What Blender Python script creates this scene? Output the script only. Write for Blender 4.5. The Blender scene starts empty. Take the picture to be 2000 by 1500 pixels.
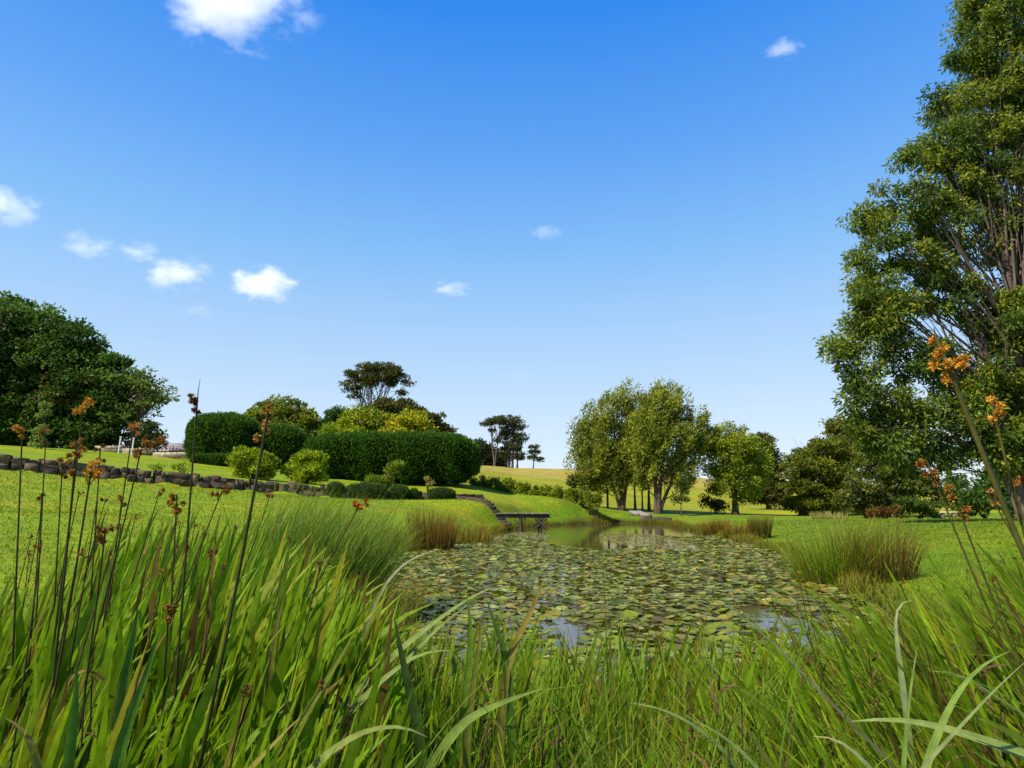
import bpy, math, random
import numpy as np
from mathutils import Vector

# ------------------------------------------------------------------ camera, sky, sun, exposure
S = bpy.context.scene
COL = S.collection
F_PX, PITCH, CAM_Z = 1200.0, math.radians(11.0), 1.6      # photograph is 2000 px wide
cam = bpy.data.cameras.new('camera')
cam.sensor_width = 36.0
cam.lens = 36.0 * F_PX / 2000.0
cam.clip_start, cam.clip_end = 0.05, 20000
cam_ob = bpy.data.objects.new('camera', cam)
COL.objects.link(cam_ob)
cam_ob.location = (0, 0, CAM_Z)
cam_ob.rotation_euler = (math.pi / 2 + PITCH, 0, 0)
S.camera = cam_ob

SUN_EL, SUN_AZ = math.radians(47), math.radians(-122)       # azimuth from +Y, clockwise
w = bpy.data.worlds.new('World'); S.world = w; w.use_nodes = True
nt = w.node_tree; nt.nodes.clear()
sky = nt.nodes.new('ShaderNodeTexSky'); sky.sky_type = 'NISHITA'; sky.sun_disc = False
sky.sun_elevation = SUN_EL; sky.sun_rotation = SUN_AZ
sky.air_density = 1.0; sky.dust_density = 0.0; sky.ozone_density = 4.0
EXPO = 0.8
bg = nt.nodes.new('ShaderNodeBackground'); bg.inputs['Strength'].default_value = 0.145
# summer haze: the sky pales evenly from a deep blue overhead to a milky horizon
wtc = nt.nodes.new('ShaderNodeTexCoord'); sx = nt.nodes.new('ShaderNodeSeparateXYZ'); nt.links.new(wtc.outputs['Generated'], sx.inputs[0])
cr = nt.nodes.new('ShaderNodeValToRGB'); nt.links.new(sx.outputs['Z'], cr.inputs[0])
def _lin(c): return [((v / 255 + 0.055) / 1.055) ** 2.4 if v > 10 else v / 255 / 12.92 for v in c]
for i, (p_, c_) in enumerate(((0.0, (226, 238, 248)), (0.108, (210, 230, 249)), (0.232, (180, 215, 250)), (0.387, (134, 192, 250)), (0.52, (95, 166, 247)), (0.67, (46, 139, 241)), (1.0, (24, 100, 215)))):
    e = cr.color_ramp.elements[i] if i < 2 else cr.color_ramp.elements.new(p_)
    e.position = p_; e.color = (*_lin(c_), 1)
ml = nt.nodes.new('ShaderNodeMix'); ml.data_type = 'RGBA'; ml.blend_type = 'MULTIPLY'; ml.inputs[0].default_value = 1
nt.links.new(cr.outputs[0], ml.inputs[6]); k_ = 1 / 0.145 / 2 ** EXPO; ml.inputs[7].default_value = (k_, k_, k_, 1)
mz = nt.nodes.new('ShaderNodeMix'); mz.data_type = 'RGBA'; mz.inputs[0].default_value = 0.92
nt.links.new(sky.outputs[0], mz.inputs[6]); nt.links.new(ml.outputs[2], mz.inputs[7])
out = nt.nodes.new('ShaderNodeOutputWorld')
nt.links.new(mz.outputs[2], bg.inputs['Color'])
nt.links.new(bg.outputs[0], out.inputs['Surface'])

sl = bpy.data.lights.new('sun', 'SUN'); sl.energy = 4.6; sl.angle = math.radians(0.5); sl.color = (1.0, 0.9, 0.72)
so = bpy.data.objects.new('sun', sl); COL.objects.link(so)
sd = Vector((math.sin(SUN_AZ) * math.cos(SUN_EL), math.cos(SUN_AZ) * math.cos(SUN_EL), math.sin(SUN_EL)))
so.rotation_euler = sd.to_track_quat('Z', 'Y').to_euler()
so.location = (-40, 20, 60)

S.view_settings.view_transform = 'Standard'; S.view_settings.look = 'None'
S.view_settings.exposure = EXPO; S.view_settings.gamma = 1.0; S.view_settings.use_curve_mapping = False
S.render.engine = 'CYCLES'
S.cycles.max_bounces = 8; S.cycles.diffuse_bounces = 5; S.cycles.glossy_bounces = 3
S.cycles.transmission_bounces = 4; S.cycles.volume_bounces = 6; S.cycles.transparent_max_bounces = 4

# ------------------------------------------------------------------ small helpers
random.seed(7)
R = np.random.default_rng(11)
SP, CP = math.sin(PITCH), math.cos(PITCH)
CAM = np.array([0, 0, CAM_Z])

def P(px, py, Y):
    """world point on the ray through a photo pixel, at forward distance Y"""
    u, v = (px - 1000) / F_PX, (750 - py) / F_PX
    d = np.array([u, CP - v * SP, SP + v * CP])
    return CAM + d * (Y / d[1])

def M(Y, py=983):
    """metres per photo pixel at forward distance Y"""
    v = (750 - py) / F_PX
    return Y / (CP - v * SP) / F_PX

def onz(px, py, z=0.0):
    u, v = (px - 1000) / F_PX, (750 - py) / F_PX
    d = np.array([u, CP - v * SP, SP + v * CP])
    return CAM + d * ((z - CAM_Z) / d[2])

def unit(a):
    return a / np.maximum(np.linalg.norm(a, axis=-1, keepdims=True), 1e-9)

def rdir(n):
    return unit(R.normal(size=(n, 3)))

def smooth(a, b, x):
    t = np.clip((x - a) / (b - a), 0, 1)
    return t * t * (3 - 2 * t)

def mesh_np(name, V, Q, mat, C=None, smooth_shade=False):
    """mesh from vertex array, face index array (n,k) and per-vertex colours"""
    me = bpy.data.meshes.new(name)
    V = np.asarray(V, np.float32); Q = np.asarray(Q, np.int32)
    n, k = Q.shape
    me.vertices.add(len(V)); me.vertices.foreach_set('co', V.ravel())
    me.loops.add(n * k); me.loops.foreach_set('vertex_index', Q.ravel())
    me.polygons.add(n); me.polygons.foreach_set('loop_start', np.arange(0, n * k, k, dtype=np.int32))
    if smooth_shade:
        me.polygons.foreach_set('use_smooth', np.ones(n, dtype=bool))
    me.update(calc_edges=True)
    if C is not None:
        a = me.color_attributes.new('Col', 'FLOAT_COLOR', 'POINT')
        c4 = np.full((len(V), 4), 0.5, np.float32); c4[:, :np.shape(C)[1]] = C
        a.data.foreach_set('color', c4.ravel())
    me.materials.append(mat)
    return me

def link(name, me, parent=None, loc=None):
    o = bpy.data.objects.new(name, me); COL.objects.link(o)
    if parent is not None: o.parent = parent
    if loc is not None: o.location = Vector([float(c) for c in loc])
    return o

def tag(o, label=None, cat=None, group=None, kind=None):
    if label: o['label'] = label
    if cat: o['category'] = cat
    if group: o['group'] = group
    if kind: o['kind'] = kind
    return o

def thing(name, label, cat, loc, group=None):
    return tag(link(name, None, None, loc), label, cat, group)

class MB:
    """collects quads (and colours) into one mesh"""
    def __init__(s): s.V, s.Q, s.C, s.n = [], [], [], 0
    def add(s, V, Q, C):
        V = np.asarray(V, float)
        s.V.append(V); s.Q.append(np.asarray(Q, int) + s.n)
        C = np.asarray(C, float)
        if C.ndim == 1: C = np.broadcast_to(C, V.shape)
        if C.shape[1] == 3: C = np.concatenate([C, np.full((len(C), 1), 0.5)], 1)
        s.C.append(C)
        s.n += len(V)
    def build(s, name, mat, origin=None, smooth_shade=False):
        V = np.concatenate(s.V)
        if origin is not None: V = V - np.asarray(origin)
        return mesh_np(name, V, np.concatenate(s.Q), mat, np.concatenate(s.C), smooth_shade)

def tube(mb, pts, rad, col, sides=6):
    pts = np.asarray(pts, float); n = len(pts)
    rad = np.broadcast_to(rad, (n,))
    T = unit(np.gradient(pts, axis=0))
    ref = np.array([1.0, 0, 0]) if abs(T[0, 0]) < 0.8 else np.array([0, 1.0, 0])
    A = unit(np.cross(T, ref)); B = np.cross(T, A)
    ang = np.linspace(0, 2 * math.pi, sides, endpoint=False)
    ring = pts[:, None] + rad[:, None, None] * (np.cos(ang)[None, :, None] * A[:, None] + np.sin(ang)[None, :, None] * B[:, None])
    i = np.arange(n - 1)[:, None] * sides; j = np.arange(sides)[None]; k = (j + 1) % sides
    q = np.stack([i + j, i + k, i + sides + k, i + sides + j], -1).reshape(-1, 4)
    col = np.asarray(col, float)
    c = col if col.ndim == 1 else np.repeat(col, sides, axis=0)
    mb.add(ring.reshape(-1, 3), q, c)

def box(mb, c, size, col, rotz=0.0, cham=0.0, jit=0.0, tilt=0.0):
    """chamfered box, as quads"""
    s = np.asarray(size, float) / 2; h = min(cham, s.min() * 0.6)
    if h <= 0:
        V = np.array([[x, y, z] for z in (-1, 1) for y in (-1, 1) for x in (-1, 1)], float) * s
        Q = [[0, 2, 3, 1], [4, 5, 7, 6], [0, 1, 5, 4], [2, 6, 7, 3], [0, 4, 6, 2], [1, 3, 7, 5]]
    else:
        rings = []
        for z, ins in ((-s[2], h), (-s[2] + h, 0), (s[2] - h, 0), (s[2], h)):
            a, b = s[0] - ins, s[1] - ins
            rings.append([[-a + h, -b, z], [a - h, -b, z], [a, -b + h, z], [a, b - h, z], [a - h, b, z], [-a + h, b, z], [-a, b - h, z], [-a, -b + h, z]])
        V = np.array(rings).reshape(-1, 3); Q = []
        for r in range(3):
            for j in range(8):
                k = (j + 1) % 8; Q.append([r * 8 + j, r * 8 + k, r * 8 + 8 + k, r * 8 + 8 + j])
        for o, rev in ((0, True), (24, False)):
            f = [[o, o + 1, o + 2, o + 7], [o + 7, o + 2, o + 3, o + 6], [o + 6, o + 3, o + 4, o + 5]]
            Q += [g[::-1] for g in f] if rev else f
    if jit: V = V + R.normal(size=V.shape) * jit
    if tilt: V[:, 2] += V[:, 0] * R.normal() * tilt
    ca, sa = math.cos(rotz), math.sin(rotz)
    V = V @ np.array([[ca, sa, 0], [-sa, ca, 0], [0, 0, 1]]) + np.asarray(c)
    mb.add(V, Q, col)

# ------------------------------------------------------------------ materials
def new_mat(name):
    m = bpy.data.materials.new(name); m.use_nodes = True
    t = m.node_tree; b = t.nodes['Principled BSDF']
    return m, t, b

def leaf_mat(name, rough=0.5, trans=0.35, spec=0.4, noise=0.0, nscale=60.0, veins=0.0):
    """leaf or blade: colour from the leaf's own attribute, thin translucent"""
    m, t, b = new_mat(name)
    a = t.nodes.new('ShaderNodeAttribute'); a.attribute_name = 'Col'
    src = a.outputs['Color']
    if noise:
        tc = t.nodes.new('ShaderNodeTexCoord')
        nz = t.nodes.new('ShaderNodeTexNoise'); nz.inputs['Scale'].default_value = nscale; nz.inputs['Detail'].default_value = 4
        t.links.new(tc.outputs['Object'], nz.inputs['Vector'])
        mr = t.nodes.new('ShaderNodeMapRange'); mr.inputs[1].default_value = 0.3; mr.inputs[2].default_value = 0.7
        mr.inputs[3].default_value = 1 - noise; mr.inputs[4].default_value = 1 + noise
        t.links.new(nz.outputs['Fac'], mr.inputs[0])
        mx = t.nodes.new('ShaderNodeMix'); mx.data_type = 'RGBA'; mx.blend_type = 'MULTIPLY'; mx.inputs[0].default_value = 1
        t.links.new(src, mx.inputs[6]); t.links.new(mr.outputs[0], mx.inputs[7]); src = mx.outputs[2]
    if veins:
        # the attribute's fourth channel runs across the blade: fine parallel veins and a paler midrib
        def mt(op, a_, b_):
            m_ = t.nodes.new('ShaderNodeMath'); m_.operation = op
            for i_, q_ in enumerate((a_, b_)):
                if isinstance(q_, (int, float)): m_.inputs[i_].default_value = q_
                else: t.links.new(q_, m_.inputs[i_])
            return m_.outputs[0]
        al = a.outputs['Alpha']
        st = mt('SINE', mt('MULTIPLY', al, 58.0), 0); rib = mt('MAXIMUM', mt('SUBTRACT', 1.0, mt('MULTIPLY', mt('ABSOLUTE', mt('SUBTRACT', al, 0.5), 0), 9.0)), 0.0)
        hgt = mt('ADD', mt('MULTIPLY', st, 0.5), rib)
        gain = mt('ADD', mt('ADD', 1.0, mt('MULTIPLY', st, veins)), mt('MULTIPLY', rib, veins * 1.5))
        mv = t.nodes.new('ShaderNodeMix'); mv.data_type = 'RGBA'; mv.blend_type = 'MULTIPLY'; mv.inputs[0].default_value = 1
        t.links.new(src, mv.inputs[6]); t.links.new(gain, mv.inputs[7]); src = mv.outputs[2]
        bv = t.nodes.new('ShaderNodeBump'); bv.inputs['Strength'].default_value = 0.35; bv.inputs['Distance'].default_value = 0.002
        t.links.new(hgt, bv.inputs['Height']); t.links.new(bv.outputs[0], b.inputs['Normal'])
    t.links.new(src, b.inputs['Base Color'])
    b.inputs['Roughness'].default_value = rough; b.inputs['Specular IOR Level'].default_value = spec
    if trans:
        tr = t.nodes.new('ShaderNodeBsdfTranslucent'); t.links.new(src, tr.inputs['Color'])
        ms = t.nodes.new('ShaderNodeMixShader'); ms.inputs[0].default_value = trans
        t.links.new(b.outputs[0], ms.inputs[1]); t.links.new(tr.outputs[0], ms.inputs[2])
        t.links.new(ms.outputs[0], t.nodes['Material Output'].inputs['Surface'])
    return m

def solid_mat(name, rough=0.85, c_lo=0.6, c_hi=1.35, scale=6.0, bump=0.4, stretch=(1, 1, 1), spec=0.3):
    """bark, stone, timber: attribute colour broken up by noise, with relief"""
    m, t, b = new_mat(name)
    a = t.nodes.new('ShaderNodeAttribute'); a.attribute_name = 'Col'
    tc = t.nodes.new('ShaderNodeTexCoord'); mp = t.nodes.new('ShaderNodeMapping'); mp.inputs['Scale'].default_value = stretch
    t.links.new(tc.outputs['Object'], mp.inputs['Vector'])
    nz = t.nodes.new('ShaderNodeTexNoise'); nz.inputs['Scale'].default_value = scale; nz.inputs['Detail'].default_value = 8
    nz.inputs['Roughness'].default_value = 0.65
    t.links.new(mp.outputs[0], nz.inputs['Vector'])
    mr = t.nodes.new('ShaderNodeMapRange'); mr.inputs[1].default_value = 0.3; mr.inputs[2].default_value = 0.7
    mr.inputs[3].default_value = c_lo; mr.inputs[4].default_value = c_hi
    t.links.new(nz.outputs['Fac'], mr.inputs[0])
    mx = t.nodes.new('ShaderNodeMix'); mx.data_type = 'RGBA'; mx.blend_type = 'MULTIPLY'; mx.inputs[0].default_value = 1
    t.links.new(a.outputs['Color'], mx.inputs[6]); t.links.new(mr.outputs[0], mx.inputs[7])
    t.links.new(mx.outputs[2], b.inputs['Base Color'])
    b.inputs['Roughness'].default_value = rough; b.inputs['Specular IOR Level'].default_value = spec
    bp = t.nodes.new('ShaderNodeBump'); bp.inputs['Strength'].default_value = bump; bp.inputs['Distance'].default_value = 0.05
    t.links.new(nz.outputs['Fac'], bp.inputs['Height']); t.links.new(bp.outputs[0], b.inputs['Normal'])
    return m

LEAF = leaf_mat('tree_leaves', 0.55, 0.48, 0.22)
BLADE = leaf_mat('reed_blades', 0.48, 0.45, 0.25, 0.3, 22, 0.12)
GRASS = leaf_mat('mown_grass', 0.55, 0.35, 0.25)
PAD = leaf_mat('lily_leaf', 0.38, 0.25, 0.22, 0.4, 9)
SEED = leaf_mat('dry_seed', 0.75, 0.25, 0.2, 0.25, 200)
BARK = solid_mat('bark', 0.9, 0.55, 1.4, 5, 0.8, (1, 1, 0.25))
STONE = solid_mat('field_stone', 0.9, 0.35, 1.6, 3.5, 0.9)
TIMBER = solid_mat('weathered_timber', 0.85, 0.5, 1.4, 8, 0.5)
PAINT = solid_mat('painted_surface', 0.6, 0.85, 1.1, 3, 0.1)

# ------------------------------------------------------------------ terrain
WALL_PX = [(0, 918, 34), (150, 932, 35.5), (300, 946, 37), (420, 956, 38.5), (520, 963, 39.7), (640, 973, 41),
           (760, 978, 42.5), (860, 976, 44), (940, 972, 46)]
WALL = np.array([P(*q) for q in WALL_PX])
WALL = np.vstack([[-60, 31.0, WALL[0, 2] + 0.6], WALL])

def wall_y(x): return np.interp(x, WALL[:, 0], WALL[:, 1])
def wall_h(x): return np.interp(x, [-60, -12, -6, -2.6, 0.0], [0.76, 0.74, 0.55, 0.3, 0.0])
def wall_step(x, y):
    return wall_h(x) * smooth(0.2, 0.55, y - wall_y(x))

POND_PX = [(600, 1420), (640, 1290), (690, 1190), (720, 1120), (745, 1088), (800, 1078), (880, 1066), (930, 1048), (985, 1036),
           (1050, 1028), (1110, 1025), (1200, 1022), (1285, 1023), (1345, 1034), (1400, 1048), (1470, 1064), (1540, 1086),
           (1640, 1140), (1740, 1210), (1800, 1320), (1700, 1400), (1500, 1420), (1250, 1415), (1000, 1360), (850, 1370), (720, 1440)]
POND = np.array([onz(*q)[:2] for q in POND_PX])

def pond_dist(x, y):
    """signed distance to the shoreline, negative over the water"""
    p = np.stack([np.ravel(x), np.ravel(y)], -1)
    d = np.full(len(p), 1e9); ins = np.zeros(len(p), bool)
    for i in range(len(POND)):
        a, b = POND[i], POND[(i + 1) % len(POND)]
        ab = b - a; t = np.clip(((p - a) @ ab) / (ab @ ab), 0, 1)
        d = np.minimum(d, np.linalg.norm(p - a - t[:, None] * ab, axis=1))
        c = ((a[1] > p[:, 1]) != (b[1] > p[:, 1]))
        xs = (b[0] - a[0]) * (p[:, 1] - a[1]) / (b[1] - a[1] + 1e-12) + a[0]
        ins ^= c & (p[:, 0] < xs)
    return np.where(ins, -d, d).reshape(np.shape(x))

CTRL_PX = [(0, 1090, 9), (0, 1000, 16), (200, 1008, 15), (0, 950, 25), (0, 917, 34), (300, 946, 36.5), (300, 985, 24),
           (640, 973, 40), (640, 1000, 28), (700, 1040, 22), (860, 977, 43), (860, 1008, 33), (940, 974, 45), (960, 1000, 39),
           (0, 870, 58), (200, 882, 56), (330, 893, 58), (420, 908, 55), (540, 925, 52), (650, 936, 50), (900, 954, 50), (850, 966, 46),
           (1000, 968, 52), (1100, 985, 50), (1000, 938, 95), (930, 909, 180), (1120, 917, 180), (1100, 960, 85), (1215, 998, 58),
           (1283, 1003, 56), (1435, 1006, 56), (1300, 972, 110), (1480, 988, 100), (1560, 1007, 60), (1100, 1010, 45),
           (1240, 1012, 46), (1400, 1015, 42), (1600, 1014, 40), (1800, 1014, 38), (2000, 1014, 36), (1700, 1060, 20),
           (2000, 1060, 17), (1850, 1130, 10)]
ctrl = [P(*q) for q in CTRL_PX]
ctrl += [np.array(q, float) for q in [(0, 0, .42), (0, 2.5, .32), (-2, 3, .42), (-4.5, 5, .6), (2, 3, .4), (4.5, 4, .5), (0, -12, .6),
         (-12, 0, .9), (12, 0, .8), (-150, 150, 11), (150, 150, 3.5), (0, 300, 9), (-300, 300, 15), (300, 300, 4), (0, -80, 2),
         (-120, 0, 9), (120, 0, 2), (0, 215, 12.3), (-200, 600, 6), (200, 600, 3), (-80, 60, 9), (70, 45, 1.0), (60, 80, 2.0), (-60, 110, 8.6)]]
for q in POND[[2, 4, 6, 8, 10, 12, 14, 16, 17]]:
    ctrl.append(np.array([q[0], q[1], 0.1]))
ctrl = np.array(ctrl)
ctrl[:, 2] -= wall_step(ctrl[:, 0], ctrl[:, 1])

def _tps(r2): return np.where(r2 > 1e-9, 0.5 * r2 * np.log(r2 + 1e-12), 0)
_n = len(ctrl); _xy = ctrl[:, :2] / 50.0
_K = _tps(((_xy[:, None] - _xy[None]) ** 2).sum(-1)) + np.eye(_n) * 1e-4
_Pm = np.hstack([np.ones((_n, 1)), _xy])
_sol = np.linalg.solve(np.block([[_K, _Pm], [_Pm.T, np.zeros((3, 3))]]), np.concatenate([ctrl[:, 2], np.zeros(3)]))

def ground(x, y):
    x = np.asarray(x, float); y = np.asarray(y, float); sh = x.shape
    p = np.stack([x.ravel(), y.ravel()], -1) / 50.0
    z = np.empty(len(p))
    for i in range(0, len(p), 20000):
        q = p[i:i + 20000]
        z[i:i + 20000] = _tps(((q[:, None] - _xy[None]) ** 2).sum(-1)) @ _sol[:_n] + _sol[_n] + q @ _sol[_n + 1:]
    z = z.reshape(sh)
    far = smooth(260, 420, np.hypot(x, y)); z = z * (1 - far) + 3.0 * far
    z = z + wall_step(x, y)
    d = pond_dist(x, y)
    z = np.where(d < 0, -0.05 - 0.7 * smooth(0, 2.5, -d), 0.05 + (np.maximum(z, 0.12) - 0.05) * smooth(-0.3, 2.2, d))
    return z

def gz(x, y): return float(ground(np.array([x]), np.array([y]))[0])
def G(px, py, Y):
    """point on the terrain below the photo pixel column px at distance Y"""
    q = P(px, py, Y); q[2] = gz(q[0], q[1]); return q

N = 560
s = np.linspace(-1, 1, N)
gx = np.sign(s) * np.abs(s) ** 2.4 * 600
gy = 14 + np.where(s > 0, 900, 110) * np.sign(s) * np.abs(s) ** 2.4
GX, GY = np.meshgrid(gx, gy)
GZ = ground(GX, GY)
idx = np.arange(N * N).reshape(N, N)
Qg = np.stack([idx[:-1, :-1], idx[:-1, 1:], idx[1:, 1:], idx[1:, :-1]], -1).reshape(-1, 4)

gm, t, b = new_mat('lawn_ground')
tc = t.nodes.new('ShaderNodeTexCoord')
def nz(scale, detail=5, vec=None):
    n = t.nodes.new('ShaderNodeTexNoise'); n.inputs['Scale'].default_value = scale; n.inputs['Detail'].default_value = detail
    t.links.new(vec or tc.outputs['Object'], n.inputs['Vector']); return n
def ramp(src, stops):
    r = t.nodes.new('ShaderNodeValToRGB'); e = r.color_ramp.elements
    e[0].position, e[0].color = stops[0][0], (*stops[0][1], 1); e[1].position, e[1].color = stops[1][0], (*stops[1][1], 1)
    for p_, c_ in stops[2:]:
        q_ = e.new(p_); q_.color = (*c_, 1)
    t.links.new(src, r.inputs[0]); return r
def mixc(f, a, b_, bl='MIX'):
    m_ = t.nodes.new('ShaderNodeMix'); m_.data_type = 'RGBA'; m_.blend_type = bl
    if isinstance(f, float): m_.inputs[0].default_value = f
    else: t.links.new(f, m_.inputs[0])
    t.links.new(a, m_.inputs[6]); t.links.new(b_, m_.inputs[7]); return m_.outputs[2]
n1, n2, n3 = nz(0.25), nz(3.0, 8), nz(28.0, 6)
ga = t.nodes.new('ShaderNodeAttribute'); ga.attribute_name = 'Col'
r2_ = ramp(n2.outputs['Fac'], [(0.3, (0.66, 0.72, 0.65)), (0.7, (1.28, 1.2, 1.25))])
r3_ = ramp(n3.outputs['Fac'], [(0.32, (0.78, 0.8, 0.75)), (0.66, (1.16, 1.14, 1.1))])
r1_ = ramp(n1.outputs['Fac'], [(0.35, (0.74, 0.9, 0.9)), (0.65, (1.2, 1.04, 1.0))])
c = mixc(1.0, ga.outputs['Color'], r1_.outputs[0], 'MULTIPLY')
c = mixc(1.0, c, r2_.outputs[0], 'MULTIPLY'); c = mixc(1.0, c, r3_.outputs[0], 'MULTIPLY')
t.links.new(c, b.inputs['Base Color']); b.inputs['Roughness'].default_value = 0.9; b.inputs['Specular IOR Level'].default_value = 0.15
bp = t.nodes.new('ShaderNodeBump'); bp.inputs['Strength'].default_value = 0.6; bp.inputs['Distance'].default_value = 0.04
t.links.new(n3.outputs['Fac'], bp.inputs['Height']); t.links.new(bp.outputs[0], b.inputs['Normal'])

LAWN = np.array([0.18, 0.25, 0.004]); LAWN_R = np.array([0.125, 0.195, 0.005]); MEADOW = np.array([0.245, 0.265, 0.005])
CREST = np.array([0.33, 0.27, 0.045]); MUD = np.array([0.05, 0.038, 0.02])
def lawn_col(x, y):
    """the grass's own colour: garden lawn, meadow hill, dry crest, mud along the water"""
    x = np.asarray(x, float); y = np.asarray(y, float)
    wob = 0.5 * np.sin(x * 0.31 + 1.3 * np.sin(y * 0.17)) + 0.5 * np.sin(y * 0.23 + 1.1 * np.sin(x * 0.13))
    c = LAWN + (LAWN_R - LAWN) * smooth(-2, 6, x)[..., None]
    mead = smooth(55.5, 60, y - np.clip(x, -40, 40) * 0.02 + wob * 0.6) * smooth(-.085, -.065, x / np.maximum(y, 1))
    c = c + (MEADOW * (1 + 0.12 * wob[..., None]) - c) * mead[..., None]
    stripe = smooth(118, 150, y + wob * 6)
    c = c + (CREST - c) * (stripe * mead)[..., None]
    mowed = 0.5 + 0.5 * np.sin((x * 0.55 + y * 0.84) * 2.6 + wob)
    dry = smooth(.35, .9, np.sin(x * .83 + 2 * np.sin(y * .41)) * np.sin(y * .67 + 1.7 * np.sin(x * .37)))
    c = c * (1 + dry[..., None] * (np.array([1.12, .93, 1.3]) - 1))
    c = c * (0.94 + 0.12 * mowed * (1 - mead))[..., None]
    d = pond_dist(x, y)
    mud = 1 - smooth(0.1, 0.75, d + 0.15 * wob)
    return c + (MUD - c) * mud[..., None]
GV = np.stack([GX, GY, GZ], -1).reshape(-1, 3)
tag(link('ground', mesh_np('ground', GV, Qg, gm, lawn_col(GX, GY).reshape(-1, 3), True)), kind='structure')

# water: one sheet with slow ripples, lying inside the carved bank
wm, t, b = new_mat('pond_water')
tc = t.nodes.new('ShaderNodeTexCoord')
b.inputs['Base Color'].default_value = (0.055, 0.042, 0.018, 1); b.inputs['Roughness'].default_value = 0.04
b.inputs['IOR'].default_value = 1.33; b.inputs['Specular IOR Level'].default_value = 0.6
mp = t.nodes.new('ShaderNodeMapping'); mp.inputs['Scale'].default_value = (1, 2.2, 1); t.links.new(tc.outputs['Object'], mp.inputs['Vector'])
n1 = t.nodes.new('ShaderNodeTexNoise'); n1.inputs['Scale'].default_value = 2.2; n1.inputs['Detail'].default_value = 3; t.links.new(mp.outputs[0], n1.inputs['Vector'])
bp = t.nodes.new('ShaderNodeBump'); bp.inputs['Strength'].default_value = 0.05; bp.inputs['Distance'].default_value = 0.05
t.links.new(n1.outputs['Fac'], bp.inputs['Height']); t.links.new(bp.outputs[0], b.inputs['Normal'])
wx = np.linspace(POND[:, 0].min() - .3, POND[:, 0].max() + .3, 60); wy = np.linspace(POND[:, 1].min() - .3, POND[:, 1].max() + .3, 120)
WX, WY = np.meshgrid(wx, wy); idx = np.arange(WX.size).reshape(WX.shape)
Qw = np.stack([idx[:-1, :-1], idx[:-1, 1:], idx[1:, 1:], idx[1:, :-1]], -1).reshape(-1, 4)
dq = pond_dist(WX, WY).ravel()
Qw = Qw[(dq[Qw] < 0.25).any(1)]
tag(link('water', mesh_np('water', np.stack([WX, WY, np.zeros_like(WX)], -1).reshape(-1, 3), Qw, wm, None, True)), kind='structure')

# ------------------------------------------------------------------ foliage generators
def leaves(mb, pos, axis, L, W, col, fold=0.25):
    """diamond leaves, each a folded quad, at pos pointing along axis"""
    n = len(pos); a = unit(axis)
    s_ = unit(np.cross(a, rdir(n))); nn = np.cross(a, s_)
    L = np.broadcast_to(L, (n,))[:, None]; W = np.broadcast_to(W, (n,))[:, None]
    mid = pos + a * L * 0.45 + nn * W * fold
    V = np.stack([pos, mid + s_ * W * 0.5, pos + a * L, mid - s_ * W * 0.5], 1).reshape(-1, 3)
    mb.add(V, np.arange(4 * n).reshape(n, 4), np.repeat(col, 4, axis=0))

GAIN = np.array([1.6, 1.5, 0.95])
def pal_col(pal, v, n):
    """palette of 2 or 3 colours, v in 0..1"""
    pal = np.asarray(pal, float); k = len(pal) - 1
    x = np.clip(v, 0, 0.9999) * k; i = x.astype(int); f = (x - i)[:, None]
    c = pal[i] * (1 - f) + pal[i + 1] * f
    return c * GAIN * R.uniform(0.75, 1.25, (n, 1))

def blob_clumps(blobs, Y, dens, shell=(0.45, 1.0), top_bias=0.0):
    cs, frac = [], []
    for bl in blobs:
        px, py, rx, ry = bl[:4]; Yb = Y + (bl[4] if len(bl) > 4 else 0)
        c0 = P(px, py, Yb); m = M(Yb, py); a = np.array([rx * m, (rx + ry) / 2 * m * 0.9, ry * m])
        n = max(4, int(1.55 * dens * (a[0] * a[1] * a[2]) ** (2 / 3)))
        d = rdir(n); d[:, 2] += top_bias; d = unit(d)
        r = R.uniform(shell[0] ** 2, shell[1] ** 2, n) ** 0.5
        cs.append(c0 + d * r[:, None] * a); frac.append(r)
    return np.concatenate(cs), np.concatenate(frac)

def foliage(mb, cen, cr, nleaf, L, W, pal, flat=0.75, out=0.6, rand=0.7, bias=(0, 0, 0), stretch=None, new=None, new_p=0.0, sun_tip=0.25, shellk=2.2):
    nleaf = int(nleaf * 1.25); L, W = L * 1.08, W * 1.25
    k = len(cen); n = k * nleaf; ci = np.repeat(np.arange(k), nleaf)
    rad = np.broadcast_to(cr, (k,)) * R.uniform(0.6, 1.5, k)
    d = rdir(n); u = R.uniform(0, 1, n) ** (1 / shellk)
    off = d * (rad[ci] * u)[:, None] * np.array([1, 1, flat])
    if stretch is not None:
        sv = unit(np.asarray(stretch, float)); off = off + (off @ sv)[:, None] * sv * (np.linalg.norm(stretch) - 1)
    pos = cen[ci] + off
    ax = unit(off) * out + rdir(n) * rand + np.asarray(bias, float)
    cv = R.uniform(0, 1, k); v = 0.55 * cv[ci] + 0.45 * R.uniform(0, 1, n) + sun_tip * (u - 0.8)  # outer leaves lighter, inner ones darker: sunlit tips painted into the leaf colour
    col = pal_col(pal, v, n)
    if new is not None:
        isn = (R.uniform(0, 1, k) < new_p * 1.6)[ci] & (R.uniform(0, 1, n) < 0.5 * u)
        col[isn] = np.asarray(new) * R.uniform(0.75, 1.25, (isn.sum(), 1))
    leaves(mb, pos, ax, L * R.uniform(0.65, 1.3, n), W * R.uniform(0.7, 1.25, n), col)

def bez(a, b_, c_, n=7):
    t_ = np.linspace(0, 1, n)[:, None]
    return (1 - t_) ** 2 * a + 2 * t_ * (1 - t_) * b_ + t_ ** 2 * c_

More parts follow.
